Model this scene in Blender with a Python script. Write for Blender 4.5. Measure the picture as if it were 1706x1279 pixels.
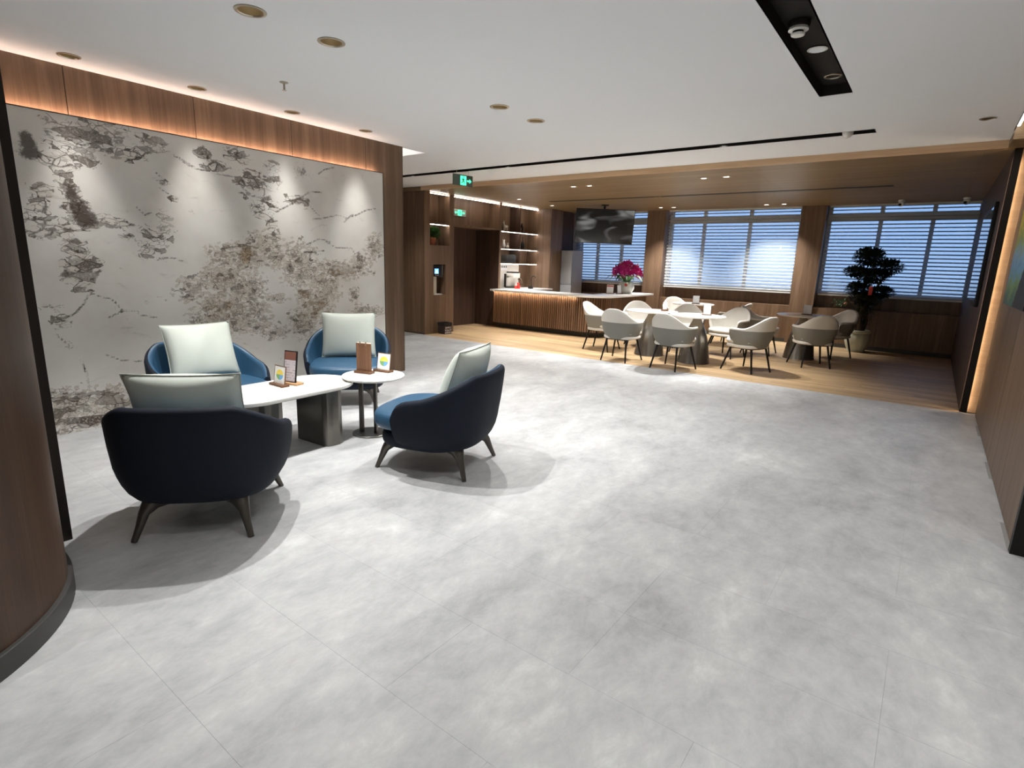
import bpy, bmesh, math, random
import numpy as np
from mathutils import Vector, Matrix, noise
from mathutils.geometry import tessellate_polygon

for o in list(bpy.data.objects): bpy.data.objects.remove(o)
SC = bpy.context.scene
COL = SC.collection
R = math.radians
random.seed(7)

# ------------------------------------------------------------------ camera
FPX, YAW, PITCH, ROLL, CAMH = 918.08, 0.64119, 0.217633, -0.031626, 1.5
_f = Vector((-math.sin(YAW)*math.cos(PITCH), math.cos(YAW)*math.cos(PITCH), -math.sin(PITCH)))
_r = Vector((math.cos(YAW), math.sin(YAW), 0)); _d = _f.cross(_r)
CR = _r*math.cos(ROLL) + _d*math.sin(ROLL); CD = -_r*math.sin(ROLL) + _d*math.cos(ROLL)
cam_data = bpy.data.cameras.new('camera'); cam = bpy.data.objects.new('camera', cam_data); COL.objects.link(cam)
cam_data.sensor_width = 36; cam_data.lens = FPX/1706*36; cam_data.clip_start = .05; cam_data.clip_end = 200
M3 = Matrix((CR, -CD, -_f)).transposed()
cam.matrix_world = Matrix.Translation((0, 0, CAMH)) @ M3.to_4x4()
SC.camera = cam
def ray(x, y): return CR*((x-853)/FPX) + CD*((y-639.5)/FPX) + _f
def onx(x, y, X):                       # point of the wall X = const seen at a photo pixel
    d = ray(x, y); return Vector((0, 0, CAMH)) + d*(X/d.x)

# ------------------------------------------------------------------ world, exposure
SC.view_settings.view_transform = 'Standard'; SC.view_settings.look = 'None'
SC.view_settings.gamma = 1; SC.view_settings.use_curve_mapping = False
SC.view_settings.exposure = 0.62
W = bpy.data.worlds.new('dusk'); SC.world = W; W.use_nodes = True
bg = W.node_tree.nodes['Background']; _wt = W.node_tree
_sx = _wt.nodes.new('ShaderNodeSeparateXYZ'); _tc = _wt.nodes.new('ShaderNodeTexCoord'); _rp = _wt.nodes.new('ShaderNodeValToRGB'); _ma = _wt.nodes.new('ShaderNodeMath')
_ma.operation = 'MULTIPLY_ADD'; _ma.inputs[1].default_value = .5; _ma.inputs[2].default_value = .5
_wt.links.new(_tc.outputs['Generated'], _sx.inputs[0]); _wt.links.new(_sx.outputs[2], _ma.inputs[0]); _wt.links.new(_ma.outputs[0], _rp.inputs[0]); _wt.links.new(_rp.outputs[0], bg.inputs[0])
_e = _rp.color_ramp.elements; _e[0].position = .46; _e[0].color = (.03, .035, .045, 1); _e[1].position = .497; _e[1].color = (.44, .63, .94, 1)   # dark ground, dusk sky
_n = _e.new(.56); _n.color = (.36, .57, .95, 1); _n = _e.new(1.); _n.color = (.12, .22, .50, 1)
bg.inputs[1].default_value = .95
LOBBY_W, WASH_W, DINE_W = 143, 76, 180     # watts per downlight

# ------------------------------------------------------------------ materials
def srgb(r, g, b):
    f = lambda c: (c/255/12.92 if c/255 <= .04045 else ((c/255+.055)/1.055)**2.4)
    return (f(r), f(g), f(b), 1)
class NT:
    def __init__(s, name):
        s.m = bpy.data.materials.new(name); s.m.use_nodes = True; s.t = s.m.node_tree
        s.b = s.t.nodes['Principled BSDF']; s.out = s.t.nodes['Material Output']
    def n(s, typ, **kw):
        nd = s.t.nodes.new('ShaderNode'+typ)
        for k, v in kw.items():
            if k.startswith('_'): setattr(nd, k[1:], v)
            else: s.set(nd, k, v)
        return nd
    def set(s, nd, k, v):
        key = int(k[1:]) if k[0] == 'i' and k[1:].isdigit() else k.replace('__', ' ')
        inp = nd.inputs[key]
        if hasattr(v, 'is_linked') or hasattr(v, 'links'): s.t.links.new(v, inp)
        else: inp.default_value = v
    def math(s, op, a, b=0., c=0., clamp=False):
        nd = s.n('Math', _operation=op, i0=a, i1=b, i2=c); nd.use_clamp = clamp; return nd.outputs[0]
    def mixc(s, f, a, b, mode='MIX'):
        nd = s.n('MixRGB', _blend_type=mode, i0=f, i1=a, i2=b); return nd.outputs[0]
    def ramp(s, f, stops):
        nd = s.n('ValToRGB', i0=f); el = nd.color_ramp.elements
        while len(el) < len(stops): el.new(.5)
        for e, (p, c) in zip(el, stops): e.position = p; e.color = c if len(c) == 4 else (*c, 1)
        return nd.outputs[0]
    def coords(s, scale=(1, 1, 1), rand=False):
        tc = s.n('TexCoord').outputs['Object']
        if rand:
            oi = s.n('ObjectInfo').outputs['Random']
            v = s.n('CombineXYZ', X=s.math('MULTIPLY', oi, 37.), Y=s.math('MULTIPLY', oi, 91.), Z=s.math('MULTIPLY', oi, 13.)).outputs[0]
            tc = s.n('VectorMath', _operation='ADD', i0=tc, i1=v).outputs[0]
        return s.n('Mapping', Vector=tc, Scale=scale).outputs[0]
    def fin(s, col=None, rough=None, metal=None, spec=None):
        if col is not None: s.set(s.b, 'Base__Color', col)
        if rough is not None: s.set(s.b, 'Roughness', rough)
        if metal is not None: s.b.inputs['Metallic'].default_value = metal
        if spec is not None: s.b.inputs['Specular IOR Level'].default_value = spec
        return s.m
MATS = {}
def plain(name, col, rough=.5, metal=0., spec=.5, bump=0., bscale=200, var=.06):
    if name in MATS: return MATS[name]
    s = NT(name); nz = s.n('Texture'.replace('Texture', 'TexNoise'), Vector=s.coords(), Scale=bscale, Detail=3.)
    c = s.mixc(s.math('MULTIPLY', nz.outputs[0], var*2), col, (col[0]*.7, col[1]*.7, col[2]*.7, 1))
    if bump:
        bp = s.n('Bump', Strength=bump, Distance=.002, Height=nz.outputs[0]); s.t.links.new(bp.outputs[0], s.b.inputs['Normal'])
    MATS[name] = s.fin(c, rough, metal, spec); return MATS[name]
def emit(name, col, strength):
    if name in MATS: return MATS[name]
    s = NT(name); s.fin(col, .5); s.set(s.b, 'Emission__Color', col); s.set(s.b, 'Emission__Strength', strength)
    MATS[name] = s.m; return s.m
def wood(name, c1, c2, c3, axis='z', rough=.42, rand=False, sc=1.):
    if name in MATS: return MATS[name]
    s = NT(name); k = {'z': (9, 9, .35), 'x': (.35, 9, 9), 'y': (9, .35, 9)}[axis]
    k = tuple(a*sc for a in k)
    v = s.coords(k, rand)
    n1 = s.n('TexNoise', Vector=v, Scale=1.3, Detail=5., Roughness=.6, Distortion=.5).outputs[0]
    n2 = s.n('TexNoise', Vector=v, Scale=9., Detail=3., Roughness=.7).outputs[0]
    f = s.math('ADD', s.math('MULTIPLY', n1, .72), s.math('MULTIPLY', n2, .28))
    c = s.ramp(f, [(.30, c1), (.5, c2), (.68, c3)])
    if rand:
        oi = s.n('ObjectInfo').outputs['Random']
        c = s.n('HueSaturation', Color=c, Value=s.math('MULTIPLY_ADD', oi, .3, .85)).outputs[0]
    bp = s.n('Bump', Strength=.08, Distance=.002, Height=n2); s.t.links.new(bp.outputs[0], s.b.inputs['Normal'])
    MATS[name] = s.fin(c, rough, 0., .4); return s.m

WALNUT = wood('walnut veneer', srgb(86, 66, 50), srgb(110, 87, 68), srgb(130, 106, 85))
WALNUT_X = wood('walnut veneer lengthwise', srgb(104, 82, 54), srgb(128, 104, 72), srgb(146, 121, 86), 'x')
DARKWALNUT = wood('dark walnut veneer', srgb(50, 36, 28), srgb(66, 48, 38), srgb(80, 60, 47), 'z', .65)
COLW_SHADED = wood('shaded column walnut', srgb(58, 43, 33), srgb(76, 57, 44), srgb(90, 69, 54), 'z', .5)  # the column's shade is put into this darker walnut colour
PLANK = wood('oak plank', srgb(146, 119, 85), srgb(178, 150, 113), srgb(200, 173, 135), 'x', .45, True, .9)
SLATW = wood('walnut slat', srgb(94, 69, 50), srgb(121, 92, 69), srgb(143, 112, 87), 'z', .45, True)
SMALLW = wood('stand wood', srgb(80, 53, 37), srgb(104, 72, 50), srgb(122, 88, 63), 'z', .45, False, 4)
LIGHTW = wood('pale stand wood', srgb(150, 112, 76), srgb(178, 140, 100), srgb(198, 160, 120), 'x', .5, False, 4)
WHITE = plain('ceiling paint', srgb(240, 241, 242), .9, spec=.2, bscale=60, var=.02)
WALLP = plain('wall paint', srgb(205, 200, 192), .9, spec=.2, var=.03)
BLACK = plain('black metal', srgb(22, 21, 20), .5, spec=.3)
SLOTB = plain('black slot lining', srgb(34, 31, 27), .7, spec=.2)
TRIMD = plain('dark bronze trim', srgb(46, 40, 35), .4, .6)
SKIRT = plain('charcoal skirting', srgb(62, 61, 58), .5)
RING = plain('satin nickel', srgb(196, 188, 172), .28, .9)
BRONZE = plain('bronze reflector', srgb(150, 132, 100), .35, .7)
NAVY = plain('navy fabric', srgb(22, 29, 41), .75, spec=.25, bump=.25, bscale=600)
BLUE = plain('blue leather', srgb(46, 82, 110), .4, spec=.45, bump=.15, bscale=180)
PILLOW = plain('pale grey green leatherette', srgb(200, 207, 198), .5, spec=.35, bump=.15, bscale=120)
PIPING = plain('grey green piping', srgb(170, 176, 165), .6)
LEGM = plain('gunmetal', srgb(92, 88, 82), .35, .75)
STEEL = plain('brushed steel', srgb(120, 117, 111), .3, .85)
TABLEW = plain('white tabletop', srgb(236, 234, 228), .25, spec=.5, var=.02)
CHAIRW = plain('off white leather', srgb(222, 218, 210), .55, spec=.35, bump=.1)
CHAIRG = plain('warm grey fabric', srgb(138, 137, 130), .8, spec=.2, bump=.2, bscale=400)
CONE = plain('glossy bronze cone', srgb(158, 154, 148), .27, .9)
CERAM = plain('white ceramic', srgb(232, 230, 222), .25)
TERRA = plain('terracotta', srgb(170, 98, 68), .7)
DARKGL = plain('black glass', srgb(10, 10, 12), .06, spec=.6, var=0)
FRAMEW = plain('white window frame', srgb(200, 202, 204), .5)
SLATF = plain('blind vane fabric', srgb(210, 212, 208), .8, spec=.15)
LEAF = plain('leaf green', srgb(52, 98, 38), .5, var=.5, bscale=30)
LEAFD = plain('dark leaf green', srgb(26, 46, 26), .5, var=.5, bscale=30)
BARK = plain('bark', srgb(84, 70, 56), .85, bump=.6, bscale=40, var=.5)
MAGENTA = plain('magenta petal', srgb(196, 20, 128), .5, var=.4, bscale=60)
RED = plain('red plastic', srgb(214, 62, 54), .4)
CREAM = plain('cream paper', srgb(238, 232, 220), .7, var=.01)
PAPER = plain('white card', srgb(238, 240, 242), .6, var=.01)
LEDW = emit('white led', (1, .93, .88, 1), 20)
LEDWARM = emit('warm led', (1, .79, .66, 1), 22)
LEDAMB = emit('amber led', (1, .81, .63, 1), 34)
EDGEW = wood('pale walnut edge', srgb(204, 168, 130), srgb(219, 184, 146), srgb(230, 197, 160), 'x')
LEDCOVE = emit('cove led', (1, .95, .88, 1), 7)
LAMP = emit('lamp lens', (1, .95, .87, 1), 5)
SIGNG = emit('exit green', (.06, .95, .38, 1), 1.6)
SCREENB = emit('blue display', (.12, .35, 1, 1), 1.6)
SCREENW = emit('pale display', (.55, .8, 1, 1), 1.6)

def mat_floor():
    s = NT('grey stone look floor'); v = s.n('NewGeometry').outputs['Position']
    st = s.n('Mapping', Vector=v, Rotation=(0, 0, R(35)), Scale=(1., .6, 1)).outputs[0]
    n1 = s.n('TexNoise', Vector=st, Scale=1.9, Detail=9., Roughness=.66, Distortion=.35).outputs[0]
    n2 = s.n('TexNoise', Vector=st, Scale=11., Detail=7., Roughness=.75, Distortion=.3).outputs[0]
    f = s.math('ADD', s.math('MULTIPLY', n1, .62), s.math('MULTIPLY', n2, .38))
    c = s.ramp(f, [(.34, srgb(148, 149, 150)), (.48, srgb(174, 175, 176)), (.56, srgb(186, 187, 187)), (.66, srgb(206, 207, 207))])
    oi = s.n('ObjectInfo').outputs['Random']
    c = s.n('HueSaturation', Color=c, Value=s.math('MULTIPLY_ADD', oi, .03, .985)).outputs[0]
    s.set(s.b, 'Roughness', s.math('MULTIPLY_ADD', n2, .2, .34))
    bp = s.n('Bump', Strength=.04, Distance=.002, Height=n2); s.t.links.new(bp.outputs[0], s.b.inputs['Normal'])
    return s.fin(c, None, 0., .35)
FLOORM = mat_floor()
JOINT = plain('floor joint', srgb(150, 148, 144), .8)

def mat_marble():
    s = NT('patagonia marble'); v = s.coords()
    A = {k: s.n('Attribute', _attribute_name=k).outputs['Fac'] for k in ('crack', 'fine', 'gold', 'dark', 'vein')}
    mr01 = lambda x, a, b: s.n('MapRange', _interpolation_type='SMOOTHSTEP', Value=x, i1=a, i2=b, i3=0., i4=1.).outputs[0]
    inv = lambda x: s.math('SUBTRACT', 1., x); mul = lambda a, b: s.math('MULTIPLY', a, b); mx = lambda a, b: s.math('MAXIMUM', a, b)
    cen = lambda x, k: mul(s.math('SUBTRACT', x, .5), k)
    def warp(scale, amt):
        w = s.n('TexNoise', Vector=v, Scale=scale, Detail=3.).outputs['Color']
        o = s.n('VectorMath', _operation='SCALE', i0=s.n('VectorMath', _operation='SUBTRACT', i0=w, i1=(.5, .5, .5)).outputs[0]); o.inputs['Scale'].default_value = amt
        return s.n('VectorMath', _operation='ADD', i0=v, i1=o.outputs[0]).outputs[0]
    nz = s.n('TexNoise', Vector=v, Scale=6., Detail=7., Roughness=.7).outputs[0]
    nf = s.n('TexNoise', Vector=v, Scale=55., Detail=5., Roughness=.75).outputs[0]
    def shards(scale, rot, sy, sz, wamt, mask, cut, fillcut, lw):
        vm = s.n('Mapping', Vector=warp(scale*.5, wamt), Rotation=(R(rot), 0, 0), Scale=(1, sy, sz)).outputs[0]
        rnd = s.n('SeparateColor', Color=s.n('TexVoronoi', Vector=vm, Scale=scale).outputs['Color']).outputs
        d = s.n('TexVoronoi', _feature='DISTANCE_TO_EDGE', Vector=vm, Scale=scale).outputs['Distance']
        pres = mr01(s.math('ADD', mask, s.math('ADD', cen(rnd[0], .8), cen(nz, .9))), cut, cut+.04)
        fill = mul(mul(mr01(rnd[1], fillcut, fillcut+.02), s.math('MULTIPLY_ADD', rnd[2], .7, .3)), mr01(nf, .30, .52))
        line = inv(mr01(s.math('ADD', d, cen(nf, .16)), .0, lw))
        return mul(pres, mx(fill, mul(line, s.math('MULTIPLY_ADD', nz, 1.9, -.1, clamp=True)))), pres
    kL, pL = shards(11., 30, .6, 1.5, .10, A['crack'], .55, .56, .10)
    kM, pM = shards(24., 20, .7, 1.4, .06, mx(A['crack'], mul(A['fine'], .9)), .60, .74, .09)
    kF, pF = shards(38., -15, .8, 1.2, .05, A['fine'], .48, .84, .10)
    k = mx(mul(kL, .95), mx(mul(kM, .85), mul(kF, .6)))
    soft = s.n('TexNoise', Vector=v, Scale=1.6, Detail=5., Roughness=.55).outputs[0]
    base = s.ramp(soft, [(.3, srgb(206, 201, 193)), (.5, srgb(221, 217, 210)), (.7, srgb(230, 227, 221))])
    c = s.mixc(mul(mx(pF, mul(pL, .35)), .45), base, srgb(184, 171, 152))
    c = s.mixc(mul(mul(mr01(A['gold'], .2, .8), pM), mul(mr01(nz, .38, .6), .7)), c, srgb(164, 136, 104))
    dk = mul(mr01(s.math('ADD', A['dark'], s.math('ADD', cen(nz, 1.1), cen(nf, .5))), .38, .6), .9)
    c = s.mixc(dk, c, s.mixc(nf, srgb(58, 50, 44), srgb(104, 94, 86)))
    c = s.mixc(k, c, s.mixc(nf, srgb(30, 25, 21), srgb(96, 82, 68)))
    wisp = s.n('TexNoise', Vector=s.n('Mapping', Vector=warp(2., .5), Rotation=(R(-25), 0, 0), Scale=(1, 1.2, 7)).outputs[0], Scale=2.2, Detail=6., Roughness=.7).outputs[0]
    c = s.mixc(mul(mr01(wisp, .60, .72), .28), c, srgb(140, 130, 120))
    vn = s.math('ADD', A['vein'], cen(nf, .03))
    vl = mul(inv(mr01(vn, .002, .012)), s.math('MULTIPLY_ADD', nz, 1.8, -.1, clamp=True))
    c = s.mixc(mul(vl, .9), c, srgb(70, 60, 52))
    return s.fin(c, .22, 0., .4)
MARBLE = mat_marble()

def mat_sheer():
    s = NT('sheer blind fabric')
    tr = s.n('BsdfTransparent', Color=(1, 1, 1, 1)).outputs[0]
    df = s.n('BsdfDiffuse', Color=srgb(212, 216, 216)).outputs[0]; tl = s.n('BsdfTranslucent', Color=srgb(200, 210, 220)).outputs[0]
    a = s.n('MixShader', i0=.5, i1=df, i2=tl).outputs[0]
    w = s.n('TexNoise', Vector=s.coords(), Scale=300.).outputs[0]
    mx = s.n('MixShader', i0=s.math('MULTIPLY_ADD', w, .06, .25), i1=tr, i2=a).outputs[0]
    s.t.links.new(mx, s.out.inputs[0]); return s.m
SHEER = mat_sheer()
def mat_glass():
    s = NT('window glass'); tr = s.n('BsdfTransparent', Color=(.9, .95, 1, 1)).outputs[0]; gl = s.n('BsdfGlossy', Roughness=.02).outputs[0]
    mx = s.n('MixShader', i0=.07, i1=tr, i2=gl).outputs[0]; s.t.links.new(mx, s.out.inputs[0]); return s.m
GLASS = mat_glass()
def mat_screen():
    s = NT('television picture'); v = s.coords((1.5, 1, 3)); n = s.n('TexNoise', Vector=v, Scale=1.3, Detail=1., Distortion=.8).outputs[0]
    c = s.ramp(n, [(.50, (.003, .003, .003)), (.58, (.035, .035, .035)), (.68, (.12, .12, .115))])
    s.fin((.01, .01, .01, 1), .15); s.set(s.b, 'Emission__Color', c); s.set(s.b, 'Emission__Strength', .9); return s.m
TVPIC = mat_screen()
def mat_painting():
    s = NT('landscape painting'); v = s.coords((1, 1, 1))
    n = s.n('TexNoise', Vector=v, Scale=7., Detail=5., Roughness=.7, Distortion=1.2).outputs[0]
    z = s.n('SeparateXYZ', Vector=s.n('TexCoord').outputs['Generated']).outputs
    f = s.math('ADD', z[2], s.math('MULTIPLY', s.math('SUBTRACT', n, .5), .9))
    c = s.ramp(f, [(.05, srgb(70, 100, 90)), (.22, srgb(120, 150, 70)), (.36, srgb(95, 150, 190)), (.52, srgb(140, 170, 190)), (.66, srgb(130, 150, 60)), (.84, srgb(214, 190, 50)), (1., srgb(150, 140, 60))])
    d = s.math('SUBTRACT', s.math('MULTIPLY_ADD', z[0], 2., -.86), s.math('ADD', z[2], s.math('MULTIPLY', s.math('SUBTRACT', n, .5), .3)))
    dk = s.n('MapRange', Value=d, i1=.1, i2=.16, i3=0., i4=1.).outputs[0]
    c = s.mixc(dk, c, srgb(14, 14, 16)); return s.fin(c, .6)
PAINT = mat_painting()
def mat_logo():      # a round yellow / green / blue emblem printed on white card
    s = NT('emblem card'); g = s.n('TexCoord').outputs['Generated']
    q = s.n('SeparateXYZ', Vector=g).outputs
    dx = s.math('SUBTRACT', q[0], .5); dz = s.math('MULTIPLY', s.math('SUBTRACT', q[2], .52), 1.12)
    r = s.math('SQRT', s.math('ADD', s.math('MULTIPLY', dx, dx), s.math('MULTIPLY', dz, dz)))
    ins = s.math('LESS_THAN', r, .34); up = s.math('GREATER_THAN', dz, .0); rt = s.math('GREATER_THAN', dx, 0.)
    low = s.mixc(rt, srgb(120, 170, 110), srgb(110, 170, 220))
    c = s.mixc(up, low, srgb(240, 214, 90)); c = s.mixc(ins, srgb(236, 236, 232), c); return s.fin(c, .4)
EMBLEM = mat_logo()

# ------------------------------------------------------------------ mesh helpers
def link(name, me, mat, parent=None, loc=None, rotz=None):
    o = bpy.data.objects.new(name, me); COL.objects.link(o)
    if mat is not None and not me.materials: me.materials.append(mat)
    if parent is not None: o.parent = parent
    if loc is not None: o.location = loc
    if rotz is not None: o.rotation_euler.z = rotz
    return o
def smooth_(me, ang=40):
    for p in me.polygons: p.use_smooth = True
    try: me.set_sharp_from_angle(angle=R(ang))
    except Exception: pass
def mesh(name, vs, fs, smooth=False, ang=40, fix=True):
    me = bpy.data.meshes.new(name); me.from_pydata([tuple(v) for v in vs], [], fs); me.update()
    if fix:
        bm = bmesh.new(); bm.from_mesh(me); bmesh.ops.recalc_face_normals(bm, faces=bm.faces); bm.to_mesh(me); bm.free()
    if smooth: smooth_(me, ang)
    return me
class MB:
    def __init__(s): s.v = []; s.f = []
    def add(s, vs, fs):
        k = len(s.v); s.v += [tuple(v) for v in vs]; s.f += [tuple(i+k for i in f) for f in fs]; return s
    def box(s, x0, x1, y0, y1, z0, z1):
        return s.add([(x, y, z) for x in (x0, x1) for y in (y0, y1) for z in (z0, z1)],
                     [(0, 1, 3, 2), (4, 6, 7, 5), (0, 4, 5, 1), (2, 3, 7, 6), (0, 2, 6, 4), (1, 5, 7, 3)])
    def lathe(s, prof, n=24, c=(0, 0), cap0=True, cap1=True):
        vs, fs = [], []
        for r, z in prof:
            for i in range(n):
                a = 2*math.pi*i/n; vs.append((c[0]+r*math.cos(a), c[1]+r*math.sin(a), z))
        for j in range(len(prof)-1):
            for i in range(n):
                k = (i+1) % n; fs.append((j*n+i, j*n+k, (j+1)*n+k, (j+1)*n+i))
        if cap0: fs.append(tuple(range(n))[::-1])
        if cap1: fs.append(tuple((len(prof)-1)*n+i for i in range(n)))
        return s.add(vs, fs)
    def tube(s, pts, rad, n=8, cap=True):
        pts = [Vector(p) for p in pts]; vs, fs = [], []; up = None
        for i, p in enumerate(pts):
            t = (pts[min(i+1, len(pts)-1)]-pts[max(i-1, 0)]).normalized()
            if up is None: up = t.orthogonal().normalized()
            up = (up - t*up.dot(t)).normalized(); w = t.cross(up)
            r = rad[i] if isinstance(rad, (list, tuple)) else rad
            for k in range(n):
                a = 2*math.pi*k/n; vs.append(p + up*(r*math.cos(a)) + w*(r*math.sin(a)))
        for j in range(len(pts)-1):
            for i in range(n):
                k = (i+1) % n; fs.append((j*n+i, j*n+k, (j+1)*n+k, (j+1)*n+i))
        if cap: fs += [tuple(range(n))[::-1], tuple((len(pts)-1)*n+i for i in range(n))]
        return s.add(vs, fs)
    def prism(s, poly, z0, z1):
        n = len(poly); return s.add([(x, y, z0) for x, y in poly]+[(x, y, z1) for x, y in poly],
            [tuple(range(n))[::-1], tuple(range(n, 2*n))]+[(i, (i+1) % n, n+(i+1) % n, n+i) for i in range(n)])
    def grid(s, rows, closed=False):
        m = len(rows[0]); vs = [p for r in rows for p in r]; fs = []
        for j in range(len(rows)-1):
            for i in range(m if closed else m-1):
                k = (i+1) % m; fs.append((j*m+i, j*m+k, (j+1)*m+k, (j+1)*m+i))
        return s.add(vs, fs)
    def me(s, name, smooth=False, ang=40, bevel=0., seg=2):
        me = mesh(name, s.v, s.f, smooth, ang)
        if bevel:
            bm = bmesh.new(); bm.from_mesh(me)
            bmesh.ops.bevel(bm, geom=list(bm.edges), offset=bevel, segments=seg, affect='EDGES', profile=.6)
            bm.to_mesh(me); bm.free(); smooth_(me, 35)
        return me
    def obj(s, name, mat, parent=None, loc=None, rotz=None, **kw): return link(name, s.me(name, **kw), mat, parent, loc, rotz)
def B(*a): return MB().box(*a)
def tag(o, label, cat, group=None):
    o['label'] = label; o['category'] = cat
    if group: o['group'] = group
    return o
def thing(name, label, cat, loc=(0, 0, 0), rotz=0., group=None):
    o = bpy.data.objects.new(name, None); COL.objects.link(o); o.location = loc; o.rotation_euler.z = rotz; o.empty_display_size = .1
    return tag(o, label, cat, group)
def struct(name, o_or_mb, mat=None, label=None, cat=None, **kw):
    o = o_or_mb.obj(name, mat, **kw) if isinstance(o_or_mb, MB) else o_or_mb
    o['kind'] = 'structure'
    if label: o['label'] = label
    if cat: o['category'] = cat
    return o
def copy_tree(o, parent=None):
    c = o.copy(); COL.objects.link(c)
    if parent is not None: c.parent = parent
    for ch in list(o.children): copy_tree(ch, c)
    return c
def part_label(o, l): o['label'] = l; return o
def spot(parent, loc, watts, angle=120, blend=.6, col=(1, .985, .96), rad=.018):
    l = bpy.data.lights.new('lamp_light', 'SPOT'); l.energy = watts; l.spot_size = R(angle); l.spot_blend = blend; l.color = col; l.shadow_soft_size = rad
    o = bpy.data.objects.new('lamp_light', l); COL.objects.link(o); o.parent = parent; o.location = loc
    return o
def facing(dx, dy): return math.atan2(dy, dx)-math.pi/2     # rotation that turns local +Y to (dx, dy)

# ------------------------------------------------------------------ the room
ZC, ZS, ZT = 2.874, 2.80, 3.20          # lobby ceiling, dining soffit, slab
YE = 7.86                               # edge between grey floor and planks
# floors
fl = struct('floor', B(-12, 3.2, -2.8, YE, -.12, -.002), JOINT, 'pale grey stone look tiled floor of the lobby', 'floor')
tile_cache = {}
def tile(x0, x1, y0, y1):
    g = .0003; w, h = round(x1-x0, 3), round(y1-y0, 3)
    if (w, h) not in tile_cache: tile_cache[(w, h)] = B(0, w-2*g, 0, h-2*g, -.002, 0).me('tile')
    link('tile', tile_cache[(w, h)], FLOORM, fl, (x0+g, y0+g, 0))
ty = 1.10-.475*8
row = 0
tiles = []
while ty < YE-.01:
    y0, y1 = max(ty, -2.7), min(ty+.475, YE)
    xl = -8.25 if y1 > 5.3 else -5.62
    xr = .575 if y0 > 3.9 else 3.0
    tx = -.87+(.475 if (row % 3) == 2 else 0)-.95*12
    while tx < xr:
        a, b = max(tx, xl), min(tx+.95, xr)
        if b-a > .02 and y1-y0 > .02: tiles.append((a, b, y0, y1))
        tx += .95
    ty += .475; row += 1
for t_ in tiles: tile(*t_)
fd = struct('floor_dining', B(-9.3, .9, YE, 13.6, -.12, -.012), JOINT, 'oak plank floor of the dining corner', 'floor')
plank_cache = {}
yy = YE; row = 0
while yy < 12.94:
    y1 = min(yy+.19, 13.0); xx = -8.9-random.random()*1.3
    while xx < .44:
        a, b = max(xx, -8.85), min(xx+1.5, .44)
        if b-a > .05:
            w, h = round(b-a, 3), round(y1-yy, 3)
            if (w, h) not in plank_cache: plank_cache[(w, h)] = B(0, w-.002, 0, h-.002, -.012, 0).me('plank')
            link('plank', plank_cache[(w, h)], PLANK, fd, (a, yy, 0))
        xx += 1.5
    yy += .19

# lobby ceiling with its openings
DL = [(-3.409, 1.918, .085), (-3.409, 2.464, .085), (-3.409, 4.245, .085), (-3.409, 4.823, .085), (-5.317, 2.466, .07), (-5.317, 3.358, .07), (-5.317, 4.251, .07),
      (.147, 6.746, .06), (-5.317, 1.57, .07), (-1.9, -1.6, .085), (-.2, -1.6, .085), (1.7, .13, .085), (1.7, 2.2, .085)]
SLOT1 = (-7.9, -.71, 6.72, 6.885); SLOT2 = (-.967, -.753, -1.0, 5.315); COVE1 = (-8.1, -5.66, 5.07, 5.5); COVE2 = (.38, .575, 4.1, 7.4)
def holed(outer, rects, discs, z):
    loops = [outer]+[[(a, c), (b, c), (b, d), (a, d)] for a, b, c, d in rects]
    loops += [[(x+r*math.cos(2*math.pi*i/24), y+r*math.sin(2*math.pi*i/24)) for i in range(24)] for x, y, r in discs]
    v3 = [[Vector((x, y, 0)) for x, y in l] for l in loops]
    tris = tessellate_polygon(v3); flat = [p for l in loops for p in l]
    return mesh('ceiling', [(x, y, z) for x, y in flat], [tuple(t) for t in tris])
cm = holed([(-12, -2.8), (3.2, -2.8), (3.2, 3.97), (.38, 3.97), (.38, YE), (-12, YE)], [SLOT1, SLOT2, COVE1], [(x, y, r*.9) for x, y, r in DL], ZC)
ceil = struct('ceiling', link('ceiling', cm, WHITE), label='smooth white lobby ceiling', cat='ceiling')
slab = B(-12.2, 3.4, -3, 13.8, ZT, ZT+.1).obj('slab', WHITE, ceil)
def liner(name, rect, h, mat, wt=.01):
    a, b, c, d = rect; m = MB()
    m.box(a-wt, a, c-wt, d+wt, ZC, ZC+h); m.box(b, b+wt, c-wt, d+wt, ZC, ZC+h); m.box(a, b, c-wt, c, ZC, ZC+h); m.box(a, b, d, d+wt, ZC, ZC+h)
    m.box(a-wt, b+wt, c-wt, d+wt, ZC+h, ZC+h+.01); return m.obj(name, mat, ceil)
liner('slot_lining', SLOT1, .07, SLOTB); liner('slot_lining', SLOT2, .075, SLOTB)
liner('cove_lining', COVE1, .16, WHITE)
B(-8.05, -5.70, 5.10, 5.13, ZC+.05, ZC+.075).obj('cove_light_strip', LEDCOVE, ceil)
MB().box(.37, .38, 3.97, 7.4, ZC, ZC+.16).box(.37, .7, 3.97, 7.4, ZC+.16, ZC+.17).box(.38, .575, 3.96, 3.97, ZC, ZC+.16).obj('cove_lining', WHITE, ceil)
B(.385, .41, 4.2, 7.35, ZC+.03, ZC+.05).obj('cove_light_strip', LEDCOVE, ceil)

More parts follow.
